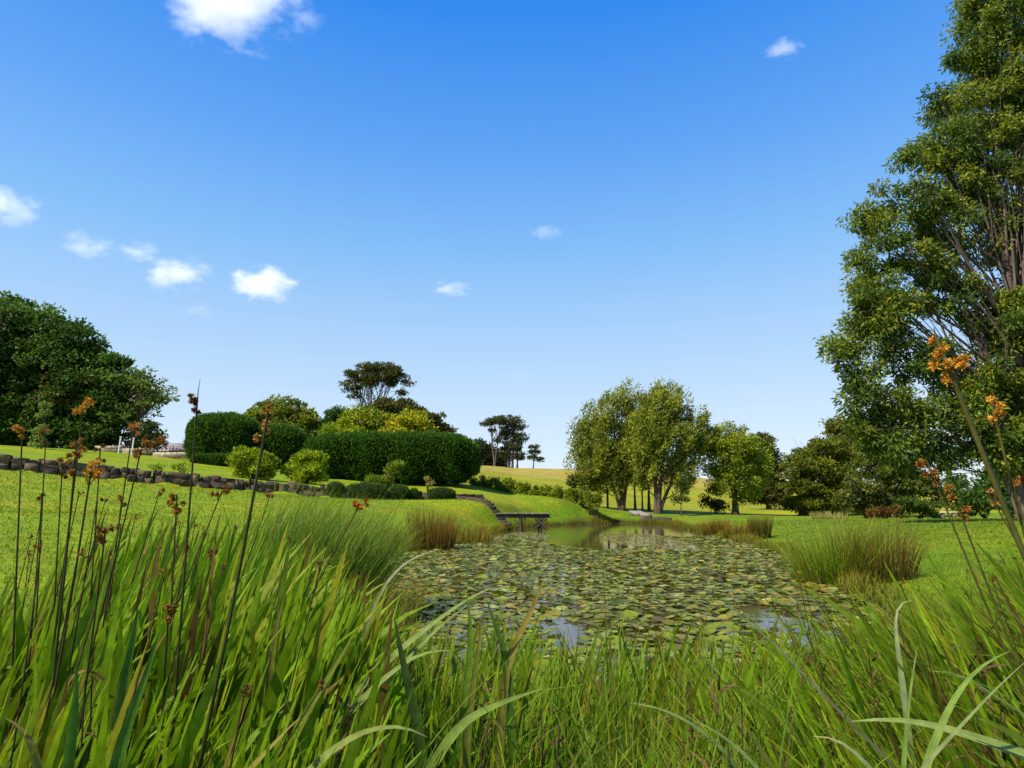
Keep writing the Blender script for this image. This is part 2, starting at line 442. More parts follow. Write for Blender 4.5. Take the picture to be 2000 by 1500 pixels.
def limbs(mb, base, top, r, cen, nlimb, col, lo=0.3, bend=0.06, sag=0.15, twig=0.012, twigs=2, crz=0.8):
    """tapered trunk from base to top with limbs reaching into the clumps"""
    base, top = np.asarray(base, float), np.asarray(top, float); H = np.linalg.norm(top - base)
    t_ = np.linspace(0, 1, 12)
    path = base + (top - base) * t_[:, None]
    ph = R.uniform(0, 6.28, 2)
    path[:, 0] += bend * H * np.sin(t_ * 4 + ph[0]) * t_ * 0.5; path[:, 1] += bend * H * np.sin(t_ * 3.4 + ph[1]) * t_ * 0.5
    rr = r * (1 - 0.82 * t_ ** 0.8); rr[0] *= 1.45; rr[1] *= 1.08
    pp = path.copy(); pp[0, 2] -= 0.25
    tube(mb, pp, rr, col, 8)
    sel = R.permutation(len(cen))[:nlimb]
    for i in sel:
        cpt = cen[i]
        if np.linalg.norm(cpt[:2] - np.array([np.interp(cpt[2], path[:, 2], path[:, q]) for q in (0, 1)])) > 0.34 * H or cpt[2] > top[2] + 0.12 * H: continue
        tt = np.clip(((cpt[2] - base[2]) / (top[2] - base[2])) * R.uniform(0.4, 0.75), lo, 0.96)
        a = np.array([np.interp(tt, t_, path[:, q]) for q in range(3)])
        mid = (a + cpt) / 2 + np.array([0, 0, sag * np.linalg.norm(cpt - a)]) * R.uniform(0.2, 1.2) + R.normal(size=3) * 0.05 * np.linalg.norm(cpt - a)
        r0 = min(np.interp(tt, t_, rr) * 0.5, 0.015 + 0.018 * np.linalg.norm(cpt - a))
        bz = bez(a, mid, cpt); tube(mb, bz, np.linspace(r0, max(twig, r0 * 0.15), 7), col, 5)
        for _ in range(twigs):
            k = R.integers(3, 7); e = cpt + R.normal(size=3) * crz * 0.8
            tube(mb, bez(bz[k - 1], (bz[k - 1] + e) / 2 + R.normal(size=3) * 0.1 * crz, e, 4), np.linspace(max(twig * 1.3, r0 * 0.3), twig * 0.6, 4), col, 4)

def tree(name, label, cat, base_px, Y, blobs, dens, cr, nleaf, L, W, pal, trunk_r, top_px=None, nlimb=25, bark=(0.07, 0.055, 0.04), group=None,
         lo=0.25, leafmat=None, shell=(0.45, 1.0), top_bias=0.0, twigs=2, sag=0.15, crown='crown', bend=0.06, trunks=None, **kw):
    base = G(base_px, 1000, Y)
    T = thing(name, label, cat, base, group)
    cen, fr = blob_clumps(blobs, Y, dens, shell, top_bias)
    gzc = ground(cen[:, 0], cen[:, 1]) + cr * 0.5
    cen[:, 2] = np.maximum(cen[:, 2], gzc)
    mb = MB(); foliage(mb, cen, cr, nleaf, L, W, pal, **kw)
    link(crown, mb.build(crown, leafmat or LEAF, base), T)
    if top_px is None:
        top_px = (np.mean([q[0] for q in blobs]), min(q[1] - q[3] * 0.55 for q in blobs))
    tops = trunks or [(top_px[0], top_px[1], 0.0, 1.0)]
    mt = MB()
    for tx, ty, sx, rs in tops:
        tp = P(tx, ty, Y)
        limbs(mt, base + np.array([sx, 0, 0]), tp, trunk_r * rs, cen, nlimb // len(tops), bark, lo=lo, bend=bend, sag=sag, twigs=twigs, crz=cr, twig=max(0.012, M(Y) * 0.35))
    link('trunk', mt.build('trunk', BARK, base, True), T)
    return T

def superq(n, a, p):
    """points on a rounded box surface with half sizes a"""
    a = np.asarray(a, float); ar = np.array([a[1] * a[2], a[0] * a[2], a[0] * a[1]]); f = R.choice(3, n, p=ar / ar.sum())
    q = R.uniform(-1, 1, (n, 3)); q[np.arange(n), f] = np.sign(R.uniform(-1, 1, n))
    q = q * ((np.abs(q) ** p).sum(1) ** (-1 / p))[:, None]
    return q * a, unit(np.sign(q) * np.abs(q) ** (p - 1) / a)

def hedge(name, label, cat, cen_px, Y, half, nleaf, L, W, pal, p=4.0, rotz=0.0, lump=0.12, group=None, top_tint=None, ground_on=True, up=0.35, z_base=None, out=0.8):
    """dense clipped bush: leaves all over a rounded box, woody twigs inside"""
    c0 = P(*cen_px, Y) if len(cen_px) == 2 else np.asarray(cen_px, float)
    base = np.array([c0[0], c0[1], gz(c0[0], c0[1]) if z_base is None else z_base])
    half = np.asarray(half, float)
    q, nrm = superq(nleaf, half, p)
    k = 2.2 / max(L * 8, 0.5)
    lumps = np.sin(q[:, 0] * k * 1.7 + 1) * np.sin(q[:, 1] * k * 1.5 + 2) + 0.6 * np.sin(q[:, 2] * k * 2.3 + q[:, 0] * k * 2.9) + 0.5 * np.sin(q[:, 0] * k * 5.1 + q[:, 2] * k * 4.3)
    pos = q + nrm * (lumps * lump * 0.6 - R.uniform(0, 1, nleaf) ** 2 * lump * 2.0 + lump * 0.4)[:, None]
    ax = nrm * out + rdir(nleaf) * 0.75 + np.array([0, 0, up])
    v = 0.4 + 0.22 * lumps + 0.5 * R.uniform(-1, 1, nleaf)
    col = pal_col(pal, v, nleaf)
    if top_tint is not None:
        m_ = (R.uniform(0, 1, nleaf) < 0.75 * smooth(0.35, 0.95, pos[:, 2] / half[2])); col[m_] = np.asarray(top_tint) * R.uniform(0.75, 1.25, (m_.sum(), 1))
    # stray shoots that have outgrown the clipping
    ns = nleaf // 28; qs, nsm = superq(ns * 4, half, p); kk = qs[:, 2] > -.2 * half[2]; qs, nsm = qs[kk], nsm[kk]; ln_ = R.uniform(.3, 2.2, len(qs)) ** 2 * L * .4
    pos = np.vstack([pos, qs + nsm * ln_[:, None] * .5]); ax = np.vstack([ax, nsm * .6 + rdir(len(qs)) * .5 + [0, 0, .7]]); col = np.vstack([col, pal_col(np.asarray(pal)[1:], R.uniform(0, 1, len(qs)), len(qs)) * 1.15]); nleaf = len(pos)
    ca, sa = math.cos(rotz), math.sin(rotz); RM = np.array([[ca, sa, 0], [-sa, ca, 0], [0, 0, 1]])
    mb = MB(); leaves(mb, pos @ RM + [0, 0, half[2]], ax @ RM, L * R.uniform(0.7, 1.3, nleaf), W * R.uniform(0.7, 1.3, nleaf), col)
    # inner mass of twigs
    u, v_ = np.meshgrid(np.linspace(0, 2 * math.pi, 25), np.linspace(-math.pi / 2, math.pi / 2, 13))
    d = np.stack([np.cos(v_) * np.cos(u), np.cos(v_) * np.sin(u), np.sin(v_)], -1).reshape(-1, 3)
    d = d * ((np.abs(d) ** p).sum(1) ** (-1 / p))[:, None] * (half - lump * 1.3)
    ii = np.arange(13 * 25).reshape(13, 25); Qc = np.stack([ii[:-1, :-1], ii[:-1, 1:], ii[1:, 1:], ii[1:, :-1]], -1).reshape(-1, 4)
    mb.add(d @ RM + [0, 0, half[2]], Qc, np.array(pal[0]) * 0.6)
    o = link(name, mb.build(name, LEAF), None, base)
    return tag(o, label, cat, group)

def shrub(name, label, cat, blobs, Y, dens, cr, nleaf, L, W, pal, group=None, stem=True, **kw):
    """loose low shrub: leaf clumps on a few stems from the ground"""
    px = np.mean([q[0] for q in blobs]); base = G(px, 950, Y)
    cen, fr = blob_clumps(blobs, Y, dens, (0.2, 1.0), 0.2)
    g = ground(cen[:, 0], cen[:, 1]); cen[:, 2] = np.maximum(cen[:, 2], g + cr * 0.35)
    T = thing(name, label, cat, base, group)
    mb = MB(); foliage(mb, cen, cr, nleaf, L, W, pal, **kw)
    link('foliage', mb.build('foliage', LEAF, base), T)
    mt = MB()
    for i in R.permutation(len(cen))[:14]:
        b0 = base + np.array([R.normal() * 0.06, R.normal() * 0.06, -0.05]); c_ = cen[i]
        tube(mt, bez(b0, (b0 + c_) / 2 + [0, 0, 0.2 * np.linalg.norm(c_ - b0)], c_), np.linspace(0.025, 0.008, 7), (0.07, 0.05, 0.03), 4)
    link('stem', mt.build('stem', BARK, base, True), T)
    return T

# ------------------------------------------------------------------ trees and hedges
DARK = [(0.012, 0.032, 0.007), (0.034, 0.082, 0.014), (0.075, 0.14, 0.022)]
tree('broadleaf_tree', 'tallest dark green tree, cut by the left edge of the photo', 'tree', -40, 61,
     [(-70, 720, 170, 150), (40, 680, 90, 100), (10, 790, 110, 85), (-110, 800, 130, 80), (20, 845, 90, 38)], 3.0, 1.3, 110, 0.42, 0.2, DARK, 0.45,
     group='dark trees on the left', new=(0.11, 0.08, 0.025), new_p=0.1, bias=(0.15, 0, 0.15), flat=0.6, lo=0.1)
tree('broadleaf_tree', 'dark green tree in the middle of the left-hand tree mass, behind the pale green sapling', 'tree', 120, 60,
     [(130, 715, 75, 90), (95, 660, 45, 45), (150, 790, 80, 75), (70, 800, 70, 70), (130, 855, 80, 30)], 3.2, 1.2, 100, 0.4, 0.19, DARK, 0.35,
     group='dark trees on the left', new=(0.11, 0.08, 0.025), new_p=0.12, bias=(0.2, 0, 0.15), flat=0.6, lo=0.1)
tree('broadleaf_tree', 'dark tree with loose feathery right side, rightmost of the left-hand tree mass', 'tree', 215, 59,
     [(205, 745, 60, 70), (245, 775, 60, 60), (215, 820, 65, 50), (180, 862, 36, 28)], 3.0, 1.0, 85, 0.38, 0.17, DARK, 0.3,
     group='dark trees on the left', new=(0.1, 0.085, 0.025), new_p=0.12, bias=(0.3, 0, 0.05), flat=0.5, lo=0.1)
tree('feathery_tree', 'sparse spreading tree whose thin twigs reach out right of the dark trees', 'tree', 238, 57.5,
     [(285, 755, 40, 40), (305, 780, 40, 28), (270, 800, 40, 40), (322, 776, 22, 16)], 3.2, 0.55, 15, 0.36, 0.14,
     [(0.04, 0.075, 0.014), (0.09, 0.14, 0.025), (0.14, 0.15, 0.03)], 0.16, flat=0.4, bias=(0.5, 0, 0.1), nlimb=40)
tree('sapling', 'slim pale green sapling on the lawn above the stone wall, before the dark trees', 'tree', 62, 50,
     [(76, 850, 17, 20), (84, 815, 9, 16), (88, 795, 5, 10), (70, 868, 17, 10), (90, 838, 12, 14)], 9, 0.3, 40, 0.17, 0.08,
     [(0.085, 0.14, 0.04), (0.17, 0.25, 0.07)], 0.05, top_px=(86, 800), nlimb=12, lo=0.3)
tree('garden_tree', 'small brownish green tree left of the grey roof, under the feathery twigs', 'tree', 300, 88,
     [(296, 848, 20, 26), (312, 864, 12, 10), (276, 865, 22, 14)], 5, 0.8, 55, 0.4, 0.2, [(0.025, 0.045, 0.015), (0.07, 0.085, 0.03)], 0.15)
shrub('flowering_shrub', 'pinkish flowering shrub between the two white posts', 'shrub', [(245, 873, 13, 8), (238, 876, 8, 6)], 58.5, 14, 0.25, 40, 0.14, 0.1,
      [(0.12, 0.06, 0.04), (0.34, 0.13, 0.09)])
shrub('flowering_shrub', 'reddish shrub in front of the grey roof', 'shrub', [(338, 883, 14, 5), (352, 886, 12, 5)], 60, 14, 0.25, 40, 0.14, 0.1,
      [(0.06, 0.08, 0.03), (0.2, 0.09, 0.06)])

HEDGE = [(0.009, 0.028, 0.004), (0.022, 0.064, 0.008), (0.055, 0.135, 0.014)]
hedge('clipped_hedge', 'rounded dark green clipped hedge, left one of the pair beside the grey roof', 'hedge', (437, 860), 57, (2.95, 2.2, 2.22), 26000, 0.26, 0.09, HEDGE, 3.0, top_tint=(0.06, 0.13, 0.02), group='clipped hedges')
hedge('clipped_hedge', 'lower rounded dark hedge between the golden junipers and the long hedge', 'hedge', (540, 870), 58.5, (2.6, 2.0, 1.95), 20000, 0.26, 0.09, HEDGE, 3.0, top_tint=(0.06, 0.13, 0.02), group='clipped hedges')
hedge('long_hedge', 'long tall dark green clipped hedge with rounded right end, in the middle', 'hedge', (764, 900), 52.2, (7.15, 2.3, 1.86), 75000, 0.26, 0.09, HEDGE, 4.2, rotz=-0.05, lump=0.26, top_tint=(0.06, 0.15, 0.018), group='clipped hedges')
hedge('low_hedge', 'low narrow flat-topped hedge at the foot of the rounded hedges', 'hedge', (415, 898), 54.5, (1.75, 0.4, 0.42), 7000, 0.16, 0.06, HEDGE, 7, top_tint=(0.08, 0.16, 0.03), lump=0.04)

tree('spreading_tree', 'olive green tree with a wide crown rising behind the rounded hedges', 'tree', 560, 82,
     [(545, 800, 48, 24), (580, 825, 48, 28), (515, 815, 35, 25), (606, 845, 30, 22)], 4.2, 0.9, 75, 0.42, 0.2,
     [(0.04, 0.07, 0.012), (0.11, 0.15, 0.02), (0.22, 0.25, 0.03)], 0.25, new=(0.17, 0.16, 0.02), new_p=0.15, flat=0.5)
tree('golden_tree', 'yellow green tree behind the left part of the long hedge', 'tree', 695, 64,
     [(700, 822, 42, 26), (668, 842, 34, 24), (735, 832, 34, 30), (705, 860, 60, 30)], 4.2, 0.8, 85, 0.34, 0.17,
     [(0.05, 0.11, 0.01), (0.15, 0.22, 0.012), (0.28, 0.32, 0.015)], 0.2, new=(0.27, 0.24, 0.015), new_p=0.2, flat=0.6)
tree('golden_tree', 'brightest yellow tree behind the right part of the long hedge', 'tree', 805, 62,
     [(798, 826, 42, 18), (828, 848, 28, 22), (772, 848, 28, 20), (805, 865, 50, 25)], 4.5, 0.8, 85, 0.34, 0.17,
     [(0.07, 0.12, 0.01), (0.22, 0.25, 0.012), (0.38, 0.36, 0.015)], 0.2, new=(0.38, 0.29, 0.015), new_p=0.25, flat=0.6)
PINE = [(0.024, 0.033, 0.01), (0.058, 0.068, 0.018), (0.11, 0.11, 0.026)]
tree('dark_tree', 'round brownish dark tree between the tall umbrella pine and the yellow tree', 'tree', 775, 100,
     [(772, 796, 40, 20), (800, 812, 35, 22), (745, 812, 35, 20), (780, 840, 60, 30)], 4.0, 1.1, 85, 0.5, 0.22, PINE, 0.3, new=(0.09, 0.06, 0.02), new_p=0.2, flat=0.5)
tree('dark_tree', 'dark layered tree at the right shoulder of the long hedge', 'tree', 862, 102,
     [(850, 825, 22, 18), (866, 850, 20, 18), (872, 873, 20, 14), (845, 850, 22, 24)], 5.0, 0.9, 75, 0.45, 0.2, PINE, 0.3, flat=0.4, new=(0.08, 0.055, 0.02), new_p=0.2)
tree('dark_tree', 'small dark tree just left of the yellow green tree', 'tree', 652, 84,
     [(655, 812, 26, 17), (640, 830, 26, 18), (665, 835, 24, 20)], 4.5, 0.8, 75, 0.4, 0.18, DARK, 0.2, flat=0.5)
tree('umbrella_pine', 'tall bare-stemmed pine with a flat domed crown, behind the hedges', 'tree', 722, 105,
     [(735, 719, 40, 11), (700, 735, 28, 12), (770, 731, 26, 12), (686, 755, 17, 10), (690, 773, 10, 7), (795, 748, 12, 6), (750, 738, 35, 10), (715, 748, 22, 9), (772, 752, 14, 6), (785, 768, 5, 4)],
     5.6, 0.8, 55, 0.42, 0.15, PINE, 0.26, trunks=[(700, 738, 0.3, 1.0), (735, 732, 0, 1.0), (765, 738, -.3, 1.0), (718, 745, .1, .8)], nlimb=60, lo=0.55, bend=0.1,
     bark=(0.10, 0.075, 0.055), flat=0.45, twigs=2, sag=0.02, out=0.5, bias=(0, 0, 0.3))
FARP = [(0.032, 0.044, 0.022), (0.07, 0.08, 0.036)]
tree('umbrella_pine', 'far hilltop pine with a leaning bare trunk, leftmost on the crest', 'tree', 966, 186,
     [(972, 822, 22, 7), (952, 826, 13, 5), (962, 842, 6, 5), (974, 858, 8, 6)], 4.5, 0.9, 45, 0.55, 0.2, FARP, 0.36, trunks=[(958, 826, 0, 1), (975, 826, 0, .8)], nlimb=16, lo=0.5, flat=0.4, group='pines on the hilltop', bark=(0.09, 0.07, 0.06), twigs=1)
tree('umbrella_pine', 'far hilltop pine with the biggest crown, middle one on the crest', 'tree', 994, 188,
     [(992, 820, 30, 9), (1012, 832, 16, 10), (990, 845, 18, 16), (1003, 868, 20, 16), (988, 885, 14, 12), (1020, 855, 14, 8), (1012, 890, 12, 10)], 3.4, 1.0, 45, 0.55, 0.2, FARP, 0.4, trunks=[(985, 822, 0, 1), (1005, 828, 1.0, .9), (1012, 850, 2.5, .7)], nlimb=36, lo=0.3, flat=0.4, group='pines on the hilltop', bark=(0.09, 0.07, 0.06), twigs=1)
tree('small_pine', 'smallest hilltop pine, thin and layered, rightmost on the crest', 'tree', 1042, 187,
     [(1044, 872, 9, 4), (1044, 883, 12, 4), (1038, 892, 9, 4), (1054, 898, 8, 4)], 8, 0.7, 32, 0.5, 0.2, FARP, 0.2, top_px=(1044, 870), nlimb=12, lo=0.3, flat=0.35, group='pines on the hilltop', bark=(0.09, 0.07, 0.06), twigs=1)
# the far wood on the crest reads as one mass
cen, _ = blob_clumps([(905, 890, 22, 22), (930, 886, 24, 24), (952, 892, 18, 18), (885, 892, 18, 20), (925, 902, 40, 12), (975, 900, 20, 10)], 196, 5.5)
mb = MB(); foliage(mb, cen, 1.5, 75, 0.8, 0.4, [(0.022, 0.034, 0.024), (0.04, 0.055, 0.034)], flat=0.8)
fb = G(925, 905, 196)
tag(link('far_wood', mb.build('far_wood', LEAF, fb), None, fb), 'far dark wood on the crest of the hill', 'wood', kind='stuff')

WIL = [(0.065, 0.095, 0.016), (0.15, 0.19, 0.026), (0.27, 0.3, 0.042)]
WK = dict(flat=0.9, bias=(0.35, 0, 0.45), stretch=(0.9, 0, 1.9), out=0.35, rand=0.65, new=(0.2, 0.2, 0.03), new_p=0.12, bark=(0.085, 0.06, 0.04), shell=(0.35, 1.12), group='willows at the head of the pond')
tree('willow_tree', 'left willow with a broad windswept crown and a forked thick trunk', 'tree', 1214, 58,
     [(1172, 872, 52, 50), (1148, 905, 34, 40), (1198, 815, 36, 42), (1228, 785, 24, 28), (1165, 810, 20, 26), (1212, 895, 45, 50), (1134, 850, 18, 28), (1248, 850, 34, 60), (1195, 940, 40, 20), (1240, 925, 28, 24)],
     7.6, 0.48, 70, 0.34, 0.085, WIL, 0.23, trunks=[(1160, 830, 0, .8), (1200, 790, .1, 1.0), (1240, 800, 0.1, .8)], nlimb=54, lo=0.12, sag=0.0, **WK)
shrub('willow_sucker', 'low rounded bush at the left foot of the willows', 'shrub', [(1138, 942, 26, 17), (1118, 938, 15, 12), (1165, 950, 18, 12)], 59.5, 9, 0.4, 70, 0.3, 0.09, [(0.04, 0.06, 0.016), (0.09, 0.12, 0.03)], bias=(0.2, 0, 0.3))
tree('willow_tree', 'right willow with ragged plumes of foliage and a low spreading fork', 'tree', 1283, 56,
     [(1282, 805, 34, 40), (1318, 795, 26, 34), (1300, 862, 48, 48), (1345, 852, 34, 40), (1268, 905, 34, 40), (1340, 905, 34, 26), (1372, 830, 14, 18), (1295, 770, 18, 20), (1372, 870, 16, 24), (1262, 840, 30, 60), (1330, 930, 34, 16), (1255, 930, 26, 20)],
     7.6, 0.48, 70, 0.34, 0.085, WIL, 0.25, trunks=[(1270, 800, 0, .9), (1300, 800, .1, 1.0), (1350, 850, 0.15, .8)], nlimb=58, lo=0.1, sag=0.0, **WK)
for px, tx, Y, r, lab in ((1241, 1238, 60, 0.12, 'thin dark young willow between the two big trunks, nearest the left one'),
                          (1255, 1250, 60.5, 0.085, 'thinnest young willow in the gap between the two big trunks'),
                          (1268, 1262, 59.5, 0.15, 'leaning young willow just left of the right big trunk')):
    tree('young_willow', lab, 'tree', px, Y, [(tx, 880, 16, 40), (tx + 6, 920, 14, 25)], 6, 0.5, 60, 0.3, 0.09, WIL, r, top_px=(tx, 840), nlimb=12, lo=0.4, bark=(0.1, 0.07, 0.045), group='young willows between the big trunks', flat=1.0, bias=(0.2, 0, 0.4))
tree('sapling', 'small bushy sapling on the grass right of the right willow trunk', 'tree', 1329, 55, [(1330, 955, 12, 12), (1328, 975, 14, 12), (1334, 940, 8, 10)], 10, 0.35, 50, 0.2, 0.09, [(0.025, 0.045, 0.012), (0.06, 0.09, 0.02)], 0.06, nlimb=10, lo=0.3)
tree('round_tree', 'fresh light green round tree standing right of the willows', 'tree', 1436, 57,
     [(1428, 882, 56, 44), (1405, 862, 36, 28), (1450, 925, 50, 36), (1402, 935, 40, 32), (1468, 885, 32, 38), (1430, 848, 28, 18), (1455, 965, 30, 16)], 5.5, 0.65, 115, 0.26, 0.09,
     [(0.06, 0.1, 0.012), (0.145, 0.2, 0.018), (0.25, 0.3, 0.026)], 0.3, nlimb=50, lo=0.12, flat=0.8, out=0.4, bias=(0.2, 0, 0.1), bark=(0.06, 0.045, 0.03))
shrub('low_bush', 'dark green bush at the left foot of the round light green tree', 'shrub', [(1395, 985, 17, 15), (1412, 990, 13, 11), (1380, 978, 10, 12)], 58.5, 10, 0.4, 55, 0.22, 0.1, [(0.03, 0.05, 0.014), (0.08, 0.1, 0.02)])
tree('dark_tree', 'brownish dark tree half hidden behind the round light green tree', 'tree', 1502, 78,
     [(1488, 880, 26, 28), (1505, 915, 26, 34), (1478, 905, 24, 35), (1515, 955, 22, 30), (1490, 965, 30, 20)], 4.8, 0.9, 80, 0.4, 0.2, PINE, 0.3, new=(0.11, 0.08, 0.03), new_p=0.2, flat=0.6)
OLIVE = [(0.032, 0.05, 0.009), (0.085, 0.115, 0.014), (0.19, 0.21, 0.02)]
tree('cypress_tree', 'olive gold conifer with layered drooping sprays, beside the lawn edge', 'tree', 1566, 60,
     [(1602, 885, 46, 40), (1568, 912, 36, 34), (1580, 935, 52, 36), (1632, 915, 44, 44), (1566, 975, 42, 24), (1618, 968, 50, 30), (1645, 880, 30, 30), (1585, 990, 50, 14), (1640, 990, 40, 14)], 5.0, 0.8, 110, 0.3, 0.1, OLIVE, 0.35, flat=0.32, bias=(-0.25, 0, -0.15), nlimb=24, lo=0.1, group='conifers on the right')
tree('feathery_tree', 'loose dark tree whose thin top shows above the olive conifer', 'tree', 1650, 76,
     [(1648, 845, 36, 28), (1630, 828, 20, 14), (1670, 870, 40, 40), (1640, 900, 40, 40)], 4.5, 0.8, 45, 0.42, 0.2, [(0.04, 0.055, 0.014), (0.1, 0.11, 0.024), (0.19, 0.17, 0.035)], 0.25, flat=0.5)
tree('cypress_tree', 'darker conifer behind the mottled bush, under the big right tree', 'tree', 1730, 52,
     [(1730, 895, 50, 50), (1765, 940, 60, 50), (1700, 925, 40, 46), (1805, 960, 46, 38), (1740, 855, 36, 34), (1690, 975, 40, 30), (1750, 985, 60, 22)], 4.4, 0.75, 100, 0.28, 0.1, [(0.025, 0.045, 0.01), (0.07, 0.1, 0.015), (0.15, 0.17, 0.022)], 0.3, flat=0.4, bias=(0, 0, -0.2), group='conifers on the right', lo=0.1)
shrub('mottled_bush', 'rounded bush with dark and pale mottled leaves at the lawn edge', 'shrub', [(1682, 955, 38, 24), (1670, 980, 36, 24), (1705, 980, 34, 22)], 45, 8, 0.42, 70, 0.24, 0.13, [(0.02, 0.035, 0.01), (0.06, 0.08, 0.018), (0.17, 0.17, 0.05)])
shrub('brown_shrub', 'low rusty brown shrub at the far edge of the right lawn', 'shrub', [(1728, 998, 22, 11), (1712, 1002, 16, 8)], 42.5, 14, 0.25, 60, 0.16, 0.08, [(0.06, 0.035, 0.012), (0.15, 0.08, 0.02)])
shrub('spreading_conifer', 'low wide green conifer with feathery sprays, right of the rusty shrub', 'shrub', [(1790, 988, 48, 13), (1760, 1000, 30, 9), (1820, 1000, 32, 9)], 43, 12, 0.35, 80, 0.26, 0.06, [(0.025, 0.05, 0.012), (0.07, 0.12, 0.018)], flat=0.35)
shrub('dark_bush', 'dark bush at the foot of the big tree, left of its trunk', 'shrub', [(1918, 985, 38, 24), (1890, 995, 24, 14), (1940, 960, 24, 24)], 42, 8, 0.45, 70, 0.26, 0.11, DARK)
shrub('dark_bush', 'dark bush cut by the right edge of the photo at the back of the lawn', 'shrub', [(2010, 980, 44, 28), (1975, 995, 24, 14), (2060, 970, 50, 40)], 40, 8, 0.45, 70, 0.26, 0.11, DARK)
tree('dark_tree', 'dark backing tree far behind the big right tree trunk', 'tree', 2010, 64,
     [(2020, 910, 80, 60), (1955, 945, 50, 42), (1895, 960, 40, 34), (2090, 880, 80, 90)], 4.0, 1.0, 80, 0.4, 0.17, DARK, 0.3)

BIG = [(0.02, 0.042, 0.012), (0.06, 0.105, 0.02), (0.16, 0.215, 0.03)]
tree('big_tree', 'huge leafy tree filling the right edge of the photo', 'tree', 2002, 29,
     [(1972, 60, 84, 80), (1925, 15, 50, 60), (2060, -60, 130, 130), (1893, 105, 42, 40), (1900, 205, 72, 50), (1852, 190, 30, 24), (2010, 235, 100, 80), (1835, 285, 66, 48), (1775, 318, 30, 24), (1945, 365, 84, 56),
      (1762, 398, 78, 50), (1700, 432, 32, 34), (1845, 430, 60, 46), (1985, 480, 76, 60), (1738, 505, 66, 52), (1700, 560, 36, 36), (1850, 575, 66, 48), (1955, 625, 74, 54),
      (1742, 620, 62, 48), (1690, 668, 54, 44), (1645, 690, 32, 34), (1800, 700, 64, 46), (1905, 740, 66, 44), (1682, 752, 40, 40), (1765, 790, 58, 42), (1990, 770, 60, 70),
      (1712, 830, 40, 44), (1850, 815, 56, 40), (1935, 855, 60, 36), (2110, 500, 130, 150), (2130, 180, 130, 140), (2110, 800, 120, 130), (1780, 880, 50, 36), (1905, 300, 70, 80), (1830, 500, 60, 50), (1960, 150, 60, 80), (1715, 600, 50, 70), (1690, 790, 40, 60), (1965, 880, 70, 50), (1995, 660, 80, 80), (1880, 880, 60, 36), (1930, 790, 60, 50)],
     6.6, 0.58, 125, 0.25, 0.075, BIG, 0.3, trunks=[(1860, 420, 0, .75), (1930, 180, .15, 1.0), (2060, 60, .3, .9), (1800, 560, -.1, .5), (1985, -70, .2, .8)], nlimb=260, lo=0.14, sag=-0.02, bend=0.05,
     bark=(0.11, 0.078, 0.068), flat=0.8, out=0.5, bias=(-0.05, 0, -0.45), shell=(0.4, 1.1), new=(0.3, 0.31, 0.022), new_p=0.26, twigs=3)  # yellow-green clumps paint sunlit patches into the crown's leaf colour

# ------------------------------------------------------------------ garden shrubs along the stone wall
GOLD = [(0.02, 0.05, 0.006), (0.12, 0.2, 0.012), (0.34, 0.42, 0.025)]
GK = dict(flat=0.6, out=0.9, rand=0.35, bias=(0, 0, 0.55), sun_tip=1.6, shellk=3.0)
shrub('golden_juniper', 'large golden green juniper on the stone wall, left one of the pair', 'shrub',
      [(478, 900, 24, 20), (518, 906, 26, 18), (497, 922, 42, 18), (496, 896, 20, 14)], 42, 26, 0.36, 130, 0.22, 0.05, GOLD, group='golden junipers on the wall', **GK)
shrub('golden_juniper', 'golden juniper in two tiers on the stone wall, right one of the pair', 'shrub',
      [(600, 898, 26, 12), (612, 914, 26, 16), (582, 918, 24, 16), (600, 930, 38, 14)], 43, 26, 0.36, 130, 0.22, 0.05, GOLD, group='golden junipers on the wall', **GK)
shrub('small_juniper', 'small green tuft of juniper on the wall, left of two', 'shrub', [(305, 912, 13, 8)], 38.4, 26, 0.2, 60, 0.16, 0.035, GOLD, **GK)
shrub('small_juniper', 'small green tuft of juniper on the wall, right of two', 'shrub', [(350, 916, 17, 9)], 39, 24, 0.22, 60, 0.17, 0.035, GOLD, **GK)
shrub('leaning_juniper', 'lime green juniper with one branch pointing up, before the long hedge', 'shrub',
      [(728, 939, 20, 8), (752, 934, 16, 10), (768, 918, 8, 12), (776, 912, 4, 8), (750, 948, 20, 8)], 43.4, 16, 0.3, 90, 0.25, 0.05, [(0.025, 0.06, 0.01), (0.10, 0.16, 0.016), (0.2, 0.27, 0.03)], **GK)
BLUE = [(0.014, 0.035, 0.010), (0.036, 0.078, 0.022), (0.07, 0.13, 0.035)]
hedge('round_bush', 'dark ball-shaped bush on the wall right of the golden junipers', 'shrub', (655, 960), 41.2, (0.56, 0.56, 0.5), 5000, 0.1, 0.035, BLUE, 2.2, lump=0.05)
hedge('spreading_bush', 'wide low blue green bush spilling over the stone wall', 'shrub', (714, 962), 42.0, (1.35, 0.7, 0.5), 8000, 0.14, 0.04, BLUE, 2.4, lump=0.1)
hedge('round_bush', 'dark round bush below the lime green juniper', 'shrub', (780, 966), 42.6, (0.66, 0.6, 0.48), 5000, 0.12, 0.04, BLUE, 2.3, lump=0.06)
hedge('cone_bush', 'tiny pointed green bush at the foot of the wall', 'shrub', (808, 968), 43.0, (0.36, 0.34, 0.42), 3000, 0.1, 0.035, HEDGE, 1.5, lump=0.04)
hedge('mound_bush', 'low dark green mound near the right end of the stone wall', 'shrub', (862, 966), 43.6, (0.92, 0.7, 0.4), 7000, 0.1, 0.035, BLUE, 2.6, lump=0.05, top_tint=(0.05, 0.1, 0.035))
shrub('flower_clump', 'thin plant with pale yellow flowers before the long hedge', 'plant', [(832, 938, 6, 7), (842, 945, 6, 6)], 45.5, 20, 0.14, 30, 0.12, 0.05, [(0.12, 0.14, 0.03), (0.45, 0.4, 0.18)], out=0.3)
